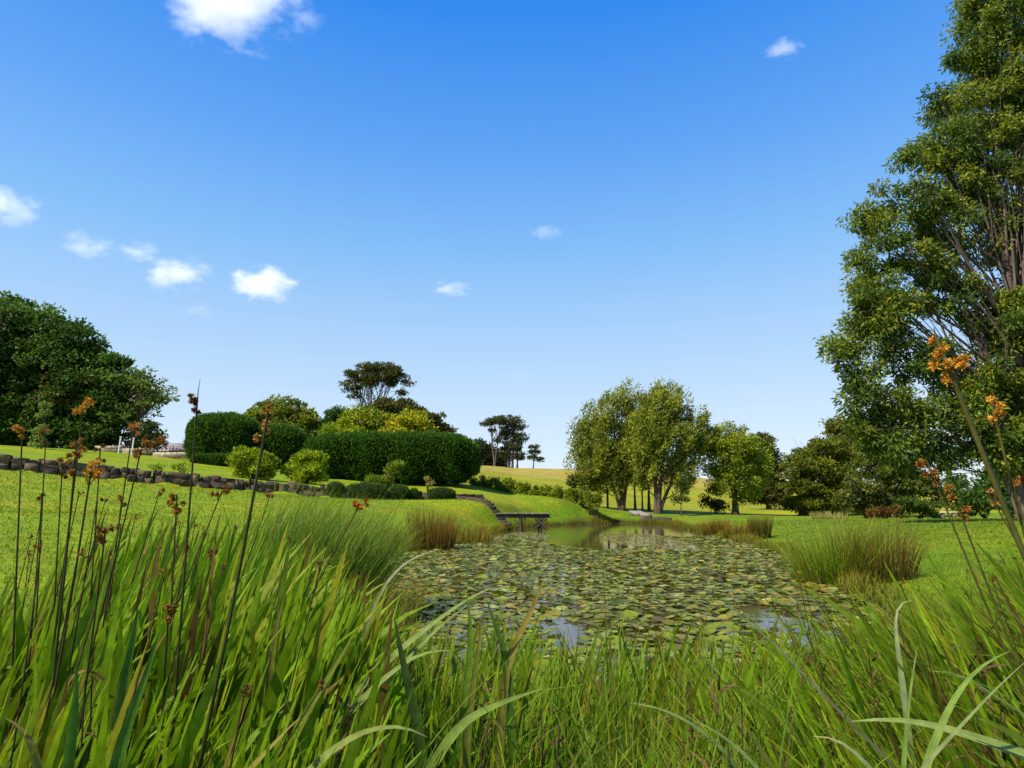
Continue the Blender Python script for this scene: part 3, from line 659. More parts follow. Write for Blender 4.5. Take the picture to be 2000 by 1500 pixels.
for i in range(17):
    k = i / 16; px = 930 + 238 * k + random.uniform(-4, 4); Y = 56 - 5 * k; py = 951 + 33 * k ** 1.05 + random.uniform(-2, 2); s_ = random.uniform(0.8, 1.25)
    bz_ = G(px, py, Y); tp = 12 * s_
    shrub('young_shrub', 'leafy young shrub in the row running downhill to the willows', 'shrub',
          [(px, py - 4, 10 * s_, 8 * s_), (px + random.uniform(-5, 5), py - 12 * s_, 6 * s_, 7 * s_), (px + random.uniform(-9, 9), py, 7 * s_, 6)], Y, 15, 0.26, 42, 0.2, 0.09,
          [(0.045, 0.085, 0.012), (0.13, 0.18, 0.018), (0.24, 0.27, 0.03)], group='young shrubs in a row on the slope', bias=(0, 0, 0.3))

# ------------------------------------------------------------------ stone wall and other built things
def stone_wall():
    """big rough blocks in two uneven courses, with small stones wedged between"""
    o = WALL[5]; mb = MB()
    xs = np.interp(np.linspace(0, 1, 400), np.linspace(0, 1, len(WALL)), WALL[:, 0]); ys = wall_y(xs)
    L = np.concatenate([[0], np.cumsum(np.hypot(np.diff(xs), np.diff(ys)))])
    def block(dm, ln, z, hh, dep):
        x = np.interp(dm, L, xs); y = np.interp(dm, L, ys)
        an = math.atan2(wall_y(x + .3) - wall_y(x - .3), 0.6) + R.normal() * .04; z0 = gz(x, y - .35)
        g = R.uniform(.45, 1.35); wm_ = R.uniform(-.25, .35); col = np.array([.085, .062, .042]) * g * np.array([1 + wm_ * .4, 1, 1 - wm_ * .5])
        slope = (gz(x + .5, y - .35) - gz(x - .5, y - .35))
        box(mb, (x, y + .24 + R.normal() * .06, z0 + z + hh / 2 - .04), (ln, .55 + dep, hh), col, an, min(.03, hh * .1), .03)
        V = mb.V[-1]; V[:, 2] += (V[:, 0] - x) * (slope + R.normal() * .05)
    d = 0.0
    while d < L[-1] - .3:
        ln = R.uniform(.35, 1.0); x = np.interp(d + ln / 2, L, xs)
        if x > -47:
            H = float(wall_h(x)) + .06
            if R.uniform() < .12: block(d + ln / 2, ln - .03, 0, H * R.uniform(.9, 1.12), .1)
            else:
                sp = R.uniform(.4, .65) * H; block(d + ln / 2, ln - .03, 0, sp, .12)
                if R.uniform() < .5: block(d + ln / 2, ln - .03, sp, (H - sp) * R.uniform(.8, 1.2), 0)
                else:
                    f = R.uniform(.35, .65)
                    block(d + ln * f / 2, ln * f - .03, sp, (H - sp) * R.uniform(.7, 1.2), 0); block(d + ln * (1 + f) / 2, ln * (1 - f) - .03, sp, (H - sp) * R.uniform(.7, 1.25), 0)
        d += ln
    ob = link('stone_wall', mb.build('stone_wall', STONE, o), None, o)
    tag(ob, 'long low dry stone retaining wall across the left lawn', 'wall')
stone_wall()

def path_wall(name, label, pxs, h, th, ln, col, mat=STONE):
    pts = np.array([G(a, b_, Y) for a, b_, Y in pxs]); mb = MB()
    for p0, p1 in zip(pts[:-1], pts[1:]):
        D = np.linalg.norm((p1 - p0)[:2]); n = max(1, int(D / ln)); an = math.atan2(p1[1] - p0[1], p1[0] - p0[0])
        for i in range(n):
            for k in range(2):
                c_ = p0 + (p1 - p0) * (i + 0.5) / n; z = gz(c_[0], c_[1])
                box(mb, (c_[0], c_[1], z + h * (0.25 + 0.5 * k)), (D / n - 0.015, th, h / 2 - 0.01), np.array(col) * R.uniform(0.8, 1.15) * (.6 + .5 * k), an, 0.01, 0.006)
    return tag(link(name, mb.build(name, mat, pts[0]), None, pts[0]), label, 'wall')
path_wall('terrace_wall', 'pale low terrace wall below the grey roof and white posts', [(186, 884, 57), (240, 884, 57), (300, 891, 57), (373, 900, 56.5)], 0.55, 0.35, 2.2, (0.30, 0.26, 0.18))

for px, lab in ((232, 'slim white post on the terrace, left of the pair'), (258, 'slim white post on the terrace, right of the pair')):
    b0 = G(px, 880, 55.5); mb = MB(); tube(mb, [b0 + [0, 0, -.1], b0 + [0.02, 0, .7], b0 + [0.04, 0, 1.45]], 0.06, (0.75, 0.74, 0.7), 8)
    box(mb, b0 + [0.04, 0, 1.48], (0.16, 0.16, 0.06), (0.75, 0.74, 0.7), 0, 0.015)
    tag(link('white_post', mb.build('white_post', PAINT, b0, False), None, b0), lab, 'post', 'white posts on the terrace')

def cottage():
    c_ = P(352, 880, 112); zb = gz(c_[0], c_[1]) - .2; base = np.array([c_[0], c_[1], zb])
    T = thing('cottage', 'small house whose grey pink roof shows left of the rounded hedge', 'house', base)
    ze, zr = P(352, 883, 112)[2] - zb, P(352, 866, 112)[2] - zb
    ze = max(ze, 1.2); hw, hd = 3.1, 3.4
    mb = MB(); box(mb, (0, 0, ze / 2), (2 * hw - .5, 2 * hd - .7, ze), (0.42, 0.38, 0.33))
    V = [[-hw + .25, s_ * (hd - .36), ze] for s_ in (-1, 1)] + [[-hw + .25, 0, zr - .1]]
    for sx in (-1, 1):
        x = sx * (hw - .26); mb.add([[x, -hd + .4, ze], [x, hd - .4, ze], [x, 0.05, zr - .12], [x, -0.05, zr - .12]], [[0, 1, 2, 3]], (0.42, 0.38, 0.33))
    link('wall', mb.build('wall', PAINT), T)
    mr = MB()
    for s_ in (-1, 1):
        nrow = 12
        for i in range(nrow):
            a, b_ = i / nrow, (i + 1) / nrow
            y0, y1 = s_ * hd * (1 - a), s_ * hd * (1 - b_); z0, z1 = ze - .15 + (zr - ze + .15) * a, ze - .15 + (zr - ze + .15) * b_
            q = [[-hw, y0, z0], [hw, y0, z0], [hw, y1, z1 + .02], [-hw, y1, z1 + .02], [-hw, y0, z0 + .07], [hw, y0, z0 + .07], [hw, y1, z1 + .07], [-hw, y1, z1 + .07]]
            mr.add(q, [[0, 3, 2, 1], [4, 5, 6, 7], [0, 1, 5, 4], [2, 3, 7, 6], [0, 4, 7, 3], [1, 2, 6, 5]], np.array([0.22, 0.18, 0.18]) * R.uniform(.9, 1.1))
    rf = link('roof', mr.build('roof', STONE), T)
    mc = MB(); tube(mc, [[hw - .4, 0, zr - .3], [hw - .4, 0, zr + .5], [hw - .4, 0, zr + 1.0]], .13, (0.25, 0.24, 0.23), 8); box(mc, (hw - .4, 0, zr + 1.08), (.36, .36, .07), (0.25, 0.24, 0.23))
    link('chimney', mc.build('chimney', PAINT), rf)
    for x in (-1.4, 1.2):
        f = MB(); box(f, (x, -hd + .33, ze * .55), (1.1, .08, ze * .6), (0.7, 0.68, 0.64)); fo = link('window', f.build('window', PAINT), T)
        g = MB(); box(g, (x, -hd + .3, ze * .55), (.9, .06, ze * .48), (0.03, 0.035, 0.04)); link('pane', g.build('pane', PAD), fo)
cottage()

def jetty():
    a, b_ = P(983, 1001, 37.4), P(1075, 1001, 37.0)
    zt = 1.03; base = np.array([b_[0], b_[1], 0.0]); T = thing('wooden_jetty', 'small weathered timber jetty on braced posts over the pond', 'jetty', base)
    ln = b_[0] - a[0] + 0.5; dep = 1.5; wood = np.array([0.20, 0.17, 0.13]); dk = np.array([0.055, 0.043, 0.03])
    mb = MB(); n = int(ln / 0.16)
    for i in range(n):
        x = -ln + (i + .5) * ln / n
        box(mb, (x, dep / 2, zt - .025 + R.normal() * .004), (ln / n - .02, dep + R.uniform(0, .12), .05), wood * R.uniform(.6, 1.2), R.normal() * .01, .006, .003)
    link('deck', mb.build('deck', TIMBER), T)
    mb = MB()
    for y in (0.12, dep - .12): box(mb, (-ln / 2, y, zt - .16), (ln - .06, .09, .21), dk * 1.1, 0, .01)
    for x in (-.35, -1.5): box(mb, (x, dep / 2, zt - .33), (.12, dep - .05, .12), dk, 0, .01)
    link('bearer', mb.build('bearer', TIMBER), T)
    for x, y in ((-.62, .12), (-.62, dep - .12), (-1.75, dep - .12), (-1.75, .15)):
        mb = MB(); tube(mb, [[x, y, -.6], [x + .02, y, .2], [x, y, zt - .27]], [.1, .095, .09], dk, 8); link('post', mb.build('post', TIMBER, None, True), T)
    for p0, p1 in (((-.95, .02, .12), (-.22, .02, zt - .3)), ((-.3, .0, .1), (-.9, .0, zt - .3)), ((-.95, dep - .2, .1), (-.25, dep - .2, zt - .3)), ((-.62, .05, .2), (-.62, dep - .1, .62))):
        mb = MB(); tube(mb, [p0, (np.array(p0) + p1) / 2, p1], .055, dk, 4); link('brace', mb.build('brace', TIMBER), T)
jetty()

for i in range(15):
    k = i / 14; Y = 42.2 - 2.6 * k; p_ = P(912 + 74 * k, 985, Y); z = gz(p_[0], p_[1]); mb = MB()
    for q in range(2):
        box(mb, (R.normal() * .03, q * .24, .07 + R.normal() * .01), (.62 + R.uniform(-.12, .2), .2, .2), np.array([0.075, 0.052, 0.036]) * R.uniform(.6, 1.2), R.normal() * .06, .02, .008)
    tag(link('timber_step', mb.build('timber_step', TIMBER), None, (p_[0], p_[1], z)), 'dark timber step in the flight leading down the lawn to the jetty', 'step', 'timber steps to the jetty')

p_ = P(1250, 1005, 47.5); z = max(gz(p_[0], p_[1]), p_[2] - .2); mb = MB()
for i in range(6): box(mb, ((i - 2.5) * .17, 0, .3 + .0 * i), (.16, 1.5, .05), np.array([0.27, 0.235, 0.19]) * R.uniform(.8, 1.1), 0, .006, .002)
V_ = [v for v in mb.V]
for v in V_: v[:, 2] += v[:, 1] * 0.22
for x in (-.5, .5): box(mb, (x, 0, .2), (.1, 1.5, .16), (0.12, 0.1, 0.08), 0, .01)
T = tag(link('plank_bridge', mb.build('plank_bridge', TIMBER), None, (p_[0], p_[1], z)), 'short pale plank bridge by the willow trunks at the head of the pond', 'footbridge')
T.rotation_euler = (0, 0, 0.35)

for i, (px, r) in enumerate(((1263, .26), (1272, .34), (1283, .24), (1291, .27), (1299, .25), (1307, .22), (1315, .18))):
    q = onz(px, 1020, 0.12); q[1] += 1.2; q[2] = gz(q[0], q[1]); mb = MB(); h = r * 1.9
    u, v_ = np.meshgrid(np.linspace(0, 2 * math.pi, 13), np.linspace(-1.5, 1.5, 8))
    d = np.stack([np.cos(v_) * np.cos(u), np.cos(v_) * np.sin(u), np.sin(v_)], -1).reshape(-1, 3)
    d = d * ((np.abs(d) ** 3).sum(1) ** (-1 / 3))[:, None] * np.array([r, r * .8, h * .5]); d += np.sin(d * 7 + i) * .03
    ii = np.arange(13 * 8).reshape(8, 13); mb.add(d + [0, 0, h * .35], np.stack([ii[:-1, :-1], ii[:-1, 1:], ii[1:, 1:], ii[1:, :-1]], -1).reshape(-1, 4), np.array([0.10, 0.08, 0.06]) * R.uniform(.6, 1.3))
    lab = 'biggest boulder in the row edging the head of the pond' if i == 1 else 'rounded boulder in the row edging the head of the pond, below the plank bridge'
    tag(link('boulder', mb.build('boulder', STONE, None, True), None, q), lab, 'boulder', 'boulders at the head of the pond')

p_ = P(1852, 1006, 44); z = gz(p_[0], p_[1]); mb = MB()
box(mb, (0, 0, .42), (1.05, .42, .08), (0.5, 0.48, 0.43), 0, .025, .006); box(mb, (-.32, 0, .19), (.16, .34, .4), (0.16, 0.15, 0.13), 0, .02, .005); box(mb, (.32, 0, .19), (.16, .34, .4), (0.16, 0.15, 0.13), 0, .02, .005)
tag(link('stone_bench', mb.build('stone_bench', PAINT), None, (p_[0], p_[1], z)), 'small pale stone bench under the big right tree', 'bench').rotation_euler = (0, 0, -.3)
for px, h, lab in ((1187, 1.75, 'plain dark wooden post standing left of the left willow trunk'),):
    q = G(px, 990, 59); mb = MB(); tube(mb, [[0, 0, -.2], [0, 0, h / 2], [0.02, 0, h]], [.11, .1, .1], (0.06, 0.045, 0.03), 8); box(mb, (0.02, 0, h + .02), (.17, .17, .05), (0.06, 0.045, 0.03), 0, .01)
    tag(link('wooden_post', mb.build('wooden_post', TIMBER, None, True), None, q), lab, 'post')
# ------------------------------------------------------------------ blades of grass, sedge and iris
def ribbons(mb, base, h, w, az, lean, curl, face, c0, c1, seg=6, prof='taper', cpow=1.6):
    """n curved tapering blades; lean and curl in radians, az = direction they lean to"""
    n = len(base); t_ = np.linspace(0, 1, seg + 1)
    th = lean[:, None] + curl[:, None] * t_[None] ** cpow
    ds = (h / seg)[:, None]
    dx = np.sin(th) * ds; dz = np.cos(th) * ds
    X = np.concatenate([np.zeros((n, 1)), np.cumsum((dx[:, 1:] + dx[:, :-1]) / 2, 1)], 1)
    Z = np.concatenate([np.zeros((n, 1)), np.cumsum((dz[:, 1:] + dz[:, :-1]) / 2, 1)], 1)
    D = np.stack([np.cos(az), np.sin(az), np.zeros(n)], -1)
    ctr = base[:, None] + X[..., None] * D[:, None] + Z[..., None] * np.array([0, 0, 1.0])
    Tn = np.sin(th)[..., None] * D[:, None] + np.cos(th)[..., None] * np.array([0, 0, 1.0])
    f = np.stack([np.cos(face), np.sin(face), np.zeros(n)], -1)[:, None]
    sd_ = unit(f - (f * Tn).sum(-1, keepdims=True) * Tn)
    if prof == 'iris': pw = np.minimum(1, 0.55 + t_ * 1.2) * np.clip((1 - t_) * 2.6, 0.02, 1) ** 0.75
    else: pw = np.clip(1 - t_ ** 1.8, 0.04, 1)
    hw = (w[:, None] * pw[None] * 0.5)[..., None] * sd_
    V = np.stack([ctr - hw, ctr + hw], 2).reshape(-1, 3)
    k = (seg + 1) * 2; b_ = (np.arange(n) * k)[:, None]; i = np.arange(seg)[None] * 2
    Q = np.stack([b_ + i, b_ + i + 1, b_ + i + 3, b_ + i + 2], -1).reshape(-1, 4)
    tt = np.repeat(t_, 2)[None, :, None]
    tt = tt ** .8
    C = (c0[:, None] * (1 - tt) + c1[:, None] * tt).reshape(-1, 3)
    A = np.tile(np.array([0.0, 1.0]), len(V) // 2)[:, None]
    mb.add(V, Q, np.concatenate([C, A], 1))

def jit(c, n, a=0.34): return np.asarray(c, float) * np.array([1.32, 1.16, .6]) * R.uniform(1 - a, 1 + a, (n, 1)) * R.uniform(0.93, 1.07, (n, 3))

def blade_clump(n, rad, h, w, az_main, az_sd, lean, curl, c0, c1, prof='iris', seg=7, dead=0.08, deadcol=(0.12, 0.085, 0.035), yel=0.12, yelcol=(0.19, 0.225, 0.018)):
    mb = MB(); r_ = rad * np.sqrt(R.uniform(0, 1, n)); a_ = R.uniform(0, 6.283, n)
    base = np.stack([r_ * np.cos(a_), r_ * np.sin(a_), np.full(n, -0.08)], -1)
    hh = R.uniform(h[0], h[1], n) * R.uniform(0.75, 1.0, n)
    cc0, cc1 = jit(c0, n), jit(c1, n)
    u = R.uniform(0, 1, n); m_ = u < dead; cc1[m_] = jit(deadcol, m_.sum()); cc0[m_] = 0.5 * cc0[m_] + 0.5 * jit(deadcol, m_.sum())
    m2 = (u >= dead) & (u < dead + yel); cc1[m2] = jit(yelcol, m2.sum())
    cu = np.where(R.uniform(0, 1, n) < 0.2, R.uniform(curl[1], curl[1] * 1.9 + .4, n), R.uniform(curl[0], curl[1], n))
    ribbons(mb, base, hh, R.uniform(w[0], w[1], n), az_main + R.normal(size=n) * az_sd, R.uniform(lean[0], lean[1], n), cu,
            R.uniform(-0.9, 0.9, n), cc0, cc1, seg, prof)
    return mb

def scatter_clumps(name, label, cat, group, protos, spots, parent_leafname='leaf_blades', labels=None):
    for i, (x, y, sc, rz) in enumerate(spots):
        o = link(name, protos[i % len(protos)], None, (x, y, gz(x, y) - 0.02))
        o.scale = (sc, sc, sc); o.rotation_euler = (0, 0, rz)
        tag(o, (labels(x, y) if labels else label), cat, group)

IR0, IR1 = (0.016, 0.05, 0.005), (0.15, 0.28, 0.012)  # root colour darkened to paint in the shade between crowded blades
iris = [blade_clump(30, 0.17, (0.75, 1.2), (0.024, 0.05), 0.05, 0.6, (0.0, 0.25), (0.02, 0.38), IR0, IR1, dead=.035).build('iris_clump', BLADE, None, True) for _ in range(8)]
SE0, SE1 = (0.02, 0.05, 0.005), (0.17, 0.285, 0.015)  # sedge roots likewise carry painted shade, paling to the tips
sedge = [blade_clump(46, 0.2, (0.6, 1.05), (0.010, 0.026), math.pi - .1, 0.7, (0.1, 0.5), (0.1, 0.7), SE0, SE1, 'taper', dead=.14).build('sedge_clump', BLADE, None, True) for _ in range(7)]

def ylim(px):   # how far back the left bed reaches in each direction
    return np.interp(px, [-400, 0, 150, 300, 480, 640, 720, 780], [2.6, 3.2, 4.0, 6.2, 7.6, 7.8, 5.2, 2.6])
spots = []; tries = 0
while len(spots) < 250 and tries < 9000:
    tries += 1
    Y = random.uniform(1.7, 8.0); px = random.uniform(-220, 735)
    if Y > ylim(px) or random.random() > min(1, 0.35 + Y / 6): continue
    x = (px - 1000) / F_PX * Y
    if pond_dist(np.array([x]), np.array([Y]))[0] < -0.35: continue
    if any((x - a) ** 2 + (Y - b_) ** 2 < (0.15 + 0.012 * Y) ** 2 for a, b_, *_ in spots): continue
    k = np.interp(px, [-200, 0, 250, 500, 740], [0.75, 0.86, 1.1, 1.18, 0.85])
    if Y < 2.3: k *= 0.8
    spots.append((x, Y, k * random.uniform(.85, 1.1), random.uniform(-.35, .35)))
def iris_lab(x, y):
    if y > 4.6: return 'broad-leaved green iris clump at the back of the crowded left reed bed'
    if y > 2.9: return 'broad-leaved green iris clump in the middle of the crowded left reed bed'
    return 'broad-leaved green iris clump low at the front of the left reed bed'
scatter_clumps('iris_clump', None, 'plant', 'iris clumps in the left reed bed', iris, spots, labels=iris_lab)

spots = []; tries = 0
while len(spots) < 115 and tries < 6000:
    tries += 1
    Y = random.uniform(1.5, 6.5); px = random.uniform(1330, 2600)
    lim = np.interp(px, [1330, 1500, 1650, 1800, 2000, 2250, 2600], [2.6, 3.6, 4.6, 5.8, 6.3, 6.5, 4.5])
    if Y > lim: continue
    x = (px - 1000) / F_PX * Y
    if pond_dist(np.array([x]), np.array([Y]))[0] < -0.5: continue
    if any((x - a) ** 2 + (Y - b_) ** 2 < (0.2 + 0.012 * Y) ** 2 for a, b_, *_ in spots): continue
    k = np.interp(px, [1330, 1500, 1700, 2000], [0.62, 0.85, 1.05, 1.15]) * (0.78 if Y < 2.2 else 1)
    spots.append((x, Y, k * random.uniform(.85, 1.15), random.uniform(-.5, .4)))
def sedge_lab(x, y):
    if y > 4.0: return 'narrow-leaved sedge clump at the back of the right-hand reeds'
    if y > 2.5: return 'narrow-leaved sedge clump in the middle of the right-hand reeds'
    return 'narrow-leaved sedge clump low at the front of the right-hand reeds'
scatter_clumps('sedge_clump', None, 'plant', 'sedge clumps on the right bank', sedge, spots, labels=sedge_lab)
irisr = [blade_clump(16, 0.14, (0.6, 1.05), (0.02, 0.042), math.pi, 0.6, (0.1, 0.45), (0.05, 0.6), IR0, IR1, yel=.14, dead=.1).build('iris_clump', BLADE, None, True) for _ in range(6)]
spots = []; tries = 0
while len(spots) < 52 and tries < 6000:
    tries += 1
    Y = random.uniform(1.6, 6.0); px = random.uniform(1420, 2250)
    if Y > np.interp(px, [1420, 1500, 1650, 1800, 2000, 2250], [2.6, 3.2, 4.2, 5.2, 5.8, 6.0]): continue
    x = (px - 1000) / F_PX * Y
    if pond_dist(np.array([x]), np.array([Y]))[0] < -0.3: continue
    if any((x - a) ** 2 + (Y - b_) ** 2 < (0.24 + 0.015 * Y) ** 2 for a, b_, *_ in spots): continue
    spots.append((x, Y, np.interp(px, [1420, 1600, 1800, 2000], [0.55, 0.72, 0.92, 1.05]) * (0.75 if Y < 2.2 else 1) * random.uniform(1.05, 1.35), random.uniform(-.5, .4)))
scatter_clumps('iris_clump', 'broad-leaved iris clump leaning left among the sedge of the right bank', 'plant', 'iris clumps on the right bank', irisr, spots)
# iris clumps among the short grass in the middle foreground, and a few at the right
iris2 = [blade_clump(11, 0.1, (0.58, 1.02), (0.014, 0.034), 0.1, 1.2, (0.05, 0.3), (0.0, 0.35), IR0, (0.15, 0.27, 0.015), yel=.2).build('iris_fan', BLADE, None, True) for _ in range(5)]
fan = [(-.62, 2.7), (-.36, 2.75), (-.2, 2.9), (-.05, 3.0), (.1, 2.7), (.22, 2.95), (.48, 3.1), (.74, 2.8), (-.45, 3.5), (-.1, 3.6), (1.05, 3.4), (1.3, 3.0), (.9, 3.6), (-.75, 3.4), (1.7, 3.6), (2.1, 3.9), (2.6, 4.2), (2.4, 3.2), (2.9, 3.6)]
tries = 0
while len(fan) < 115 and tries < 4000:
    tries += 1
    Y = random.uniform(1.9, 4.6); px = random.uniform(640, 1500); x = (px - 1000) / F_PX * Y
    if pond_dist(np.array([x]), np.array([Y]))[0] < -0.25 or any((x - a) ** 2 + (Y - b_) ** 2 < .16 ** 2 for a, b_ in fan): continue
    fan.append((x, Y))
scatter_clumps('iris_fan', 'slim fan of iris leaves standing in the short foreground grass', 'plant', 'iris fans along the near bank', iris2,
               [(x, y, random.uniform(.7, 1.05) * (.8 if y < 2.6 else 1), random.uniform(-.8, .8)) for x, y in fan])

def stuff_blades(name, label, xy, h, w, az, lean, curl, c0, c1, seg=4, prof='taper', mat=BLADE, cat='grass', face_lim=1.4):
    n = len(xy); z = ground(xy[:, 0], xy[:, 1]); mb = MB()
    ribbons(mb, np.stack([xy[:, 0], xy[:, 1], z - 0.02], -1), h, w, az, lean, curl, R.uniform(-face_lim, face_lim, n), c0, c1, seg, prof)
    o0 = np.array([xy[:, 0].mean(), xy[:, 1].mean(), z.mean()])
    return tag(link(name, mb.build(name, mat, o0, True), None, o0), label, cat, kind='stuff')

# fine bank grass, near
def near_pts(n, pxr, yr, dmin=-0.3):
    Y = R.uniform(yr[0], yr[1], n); px = R.uniform(pxr[0], pxr[1], n); x = (px - 1000) / F_PX * Y
    m_ = pond_dist(x, Y) > dmin
    return np.stack([x, Y], -1)[m_], px[m_]
xy, px = near_pts(26000, (560, 1520), (1.6, 5.4), -0.25); n = len(xy)
wob = 0.5 + 0.5 * np.sin(xy[:, 0] * 5 + 2 * np.sin(xy[:, 1] * 3))
wob2 = 0.5 + 0.5 * np.sin(xy[:, 0] * 9.1 + 3 * np.sin(xy[:, 1] * 4.3 + xy[:, 0])) * np.sin(xy[:, 1] * 7.7 + 2 * np.sin(xy[:, 0] * 5))
kp = R.uniform(0, 1, n) < .25 + .75 * wob2; xy, wob, wob2 = xy[kp], wob[kp], wob2[kp]; n = len(xy)
h = R.uniform(0.16, 0.55, n) * (0.5 + 0.5 * wob + .45 * wob2); h *= 1 - .5 * smooth(3.2, 4.6, xy[:, 1]) * smooth(980, 1060, 1000 + xy[:, 0] / xy[:, 1] * F_PX); tall = R.uniform(0, 1, n) < .06; h[tall] *= 1.7
dead = R.uniform(0, 1, n) < 0.14
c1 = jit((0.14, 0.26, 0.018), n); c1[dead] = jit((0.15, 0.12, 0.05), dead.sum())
stuff_blades('bank_grass', 'fine bright green grass along the near bank', xy, h, R.uniform(.003, .011, n), R.uniform(0, 6.28, n), R.uniform(.0, .5, n), R.uniform(0, 1.3, n), jit((0.022, 0.05, 0.006), n), c1, 5)  # dark base colour stands for the shade low in the grass
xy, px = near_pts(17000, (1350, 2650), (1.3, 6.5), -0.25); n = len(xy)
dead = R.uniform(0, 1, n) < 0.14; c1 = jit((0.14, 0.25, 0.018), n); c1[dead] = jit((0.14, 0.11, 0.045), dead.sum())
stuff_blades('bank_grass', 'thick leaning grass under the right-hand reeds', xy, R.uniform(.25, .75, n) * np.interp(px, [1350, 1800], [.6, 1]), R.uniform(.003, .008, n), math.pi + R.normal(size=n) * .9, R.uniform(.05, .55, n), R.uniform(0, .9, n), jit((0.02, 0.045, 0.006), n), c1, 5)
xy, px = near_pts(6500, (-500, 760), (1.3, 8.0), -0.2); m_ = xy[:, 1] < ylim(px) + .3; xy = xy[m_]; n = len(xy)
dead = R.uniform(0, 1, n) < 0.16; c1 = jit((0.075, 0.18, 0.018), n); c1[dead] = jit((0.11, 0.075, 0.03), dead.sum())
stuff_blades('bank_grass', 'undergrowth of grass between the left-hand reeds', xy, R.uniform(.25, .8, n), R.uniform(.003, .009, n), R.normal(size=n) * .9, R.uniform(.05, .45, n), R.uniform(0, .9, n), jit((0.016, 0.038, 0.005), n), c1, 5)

# mown lawn: short blades, larger with distance
def lawn_pts(n, a0, a1, r0, r1):
    a = R.uniform(math.radians(a0), math.radians(a1), n); r = r0 * (r1 / r0) ** R.uniform(0, 1, n) if r0 > 0 else R.uniform(r0, r1, n)
    x, y = np.sin(a) * r, np.cos(a) * r
    m_ = (pond_dist(x, y) > 0.35) & (y < wall_y(x) - 0.15) & (y < 44)
    px = 1000 + x / y * F_PX
    m_ &= ~((px < 760) & (y < ylim(px) - 1.0))
    return np.stack([x, y], -1)[m_], r[m_]
for lab, args in (('close-mown bright green lawn sloping up on the left', (130000, -46, -1, 3.2, 44)), ('close-mown green lawn on the right', (110000, 10, 46, 4.5, 42))):
    xy, r_ = lawn_pts(*args); n = len(xy)
    base_c = lawn_col(xy[:, 0], xy[:, 1])
    pat = 1 + 0.2 * np.sin(xy[:, 0] * 7.9 + 3 * np.sin(xy[:, 1] * 5.1)) * np.sin(xy[:, 1] * 6.7 + 2 * np.sin(xy[:, 0] * 4.4)) + 0.2 * np.sin(xy[:, 0] * 2.9 + 2.2 * np.sin(xy[:, 1] * 1.7)) * np.sin(xy[:, 1] * 2.3 + 1.5 * np.sin(xy[:, 0] * 1.3))
    c_ = base_c * (pat * R.uniform(.75, 1.3, n))[:, None]
    stuff_blades('lawn_grass', lab, xy, R.uniform(.03, .065, n) * (.9 + r_ / 34), R.uniform(.006, .012, n) * (1 + r_ / 9), R.uniform(0, 6.28, n), R.uniform(.1, .9, n), R.uniform(0, .7, n), c_ * .85, c_ * 1.12, 1, mat=GRASS)

# waterside fringe, all round the far shore
pp = []
for i in range(len(POND)):
    a, b_ = POND[i], POND[(i + 1) % len(POND)]
    k = int(np.linalg.norm(b_ - a) * 330); t_ = R.uniform(0, 1, k)[:, None]; pp.append(a + (b_ - a) * t_ + R.normal(size=(k, 2)) * .28)
xy = np.concatenate(pp); d = pond_dist(xy[:, 0], xy[:, 1]); xy = xy[(d > -.15) & (xy[:, 1] > 5.5)]; n = len(xy)
br = 0.5 + 0.5 * np.sin(xy[:, 0] * 1.7 + 2 * np.sin(xy[:, 1] * .9)); c1 = jit((0.15, 0.19, 0.02), n) * (1 - br[:, None] * .3) + jit((0.22, 0.13, 0.03), n) * br[:, None] * .4
stuff_blades('shore_grass', 'yellowing rough grass fringing the far shore of the pond', xy, R.uniform(.12, .42, n) * (.6 + .7 * br), R.uniform(.012, .025, n), R.uniform(0, 6.28, n), R.uniform(0, .4, n), R.uniform(0, .8, n), jit((0.07, 0.075, 0.015), n), c1, 3)

def tussock(name, label, cat, px, Y, n, rad, h, w, c0, c1, lean, curl, az=None, group=None, dead=.1, deadcol=(.2, .11, .03), seg=5, x_off=0):
    x = (px - 1000) / F_PX * Y * 1.0
    r_ = rad * np.sqrt(R.uniform(0, 1, n)); a_ = R.uniform(0, 6.283, n)
    bx, by = x + r_ * np.cos(a_), Y + r_ * np.sin(a_); base = np.array([x, Y, max(gz(x, Y), 0.0)])
    bz_ = np.maximum(ground(bx, by), -.05) - .03
    azs = a_ + R.normal(size=n) * .5 if az is None else az + R.normal(size=n) * .8
    ln = R.uniform(lean[0], lean[1], n) * (.35 + .65 * r_ / rad)
    cc1 = jit(c1, n); m_ = R.uniform(0, 1, n) < dead; cc1[m_] = jit(deadcol, m_.sum())
    mb = MB(); ribbons(mb, np.stack([bx, by, bz_], -1), R.uniform(h[0], h[1], n), R.uniform(w[0], w[1], n), azs, ln, R.uniform(curl[0], curl[1], n), R.uniform(-1.2, 1.2, n), jit(c0, n), cc1, seg)
    return tag(link(name, mb.build(name, BLADE, base, True), None, base), label, cat, group)
BR0, BR1 = (0.06, 0.06, 0.014), (0.17, 0.125, 0.035)
tussock('rush_tussock', 'tall brown rush tussock on the left shore of the pond', 'plant', 848, 22.4, 700, .75, (.8, 1.65), (.014, .03), BR0, BR1, (0, .35), (0, .3), dead=.35)
tussock('rush_tussock', 'lower yellow green rushes left of the tall brown tussock', 'plant', 790, 22.0, 420, .8, (.4, .95), (.014, .03), (0.07, .08, .014), (.2, .2, .03), (0, .4), (0, .5), dead=.25)
tussock('rush_tussock', 'yellow green rushes right of the tall brown tussock', 'plant', 915, 26.5, 460, 1.1, (.4, .95), (.016, .032), (0.07, .08, .014), (.2, .2, .03), (0, .4), (0, .5), dead=.3)
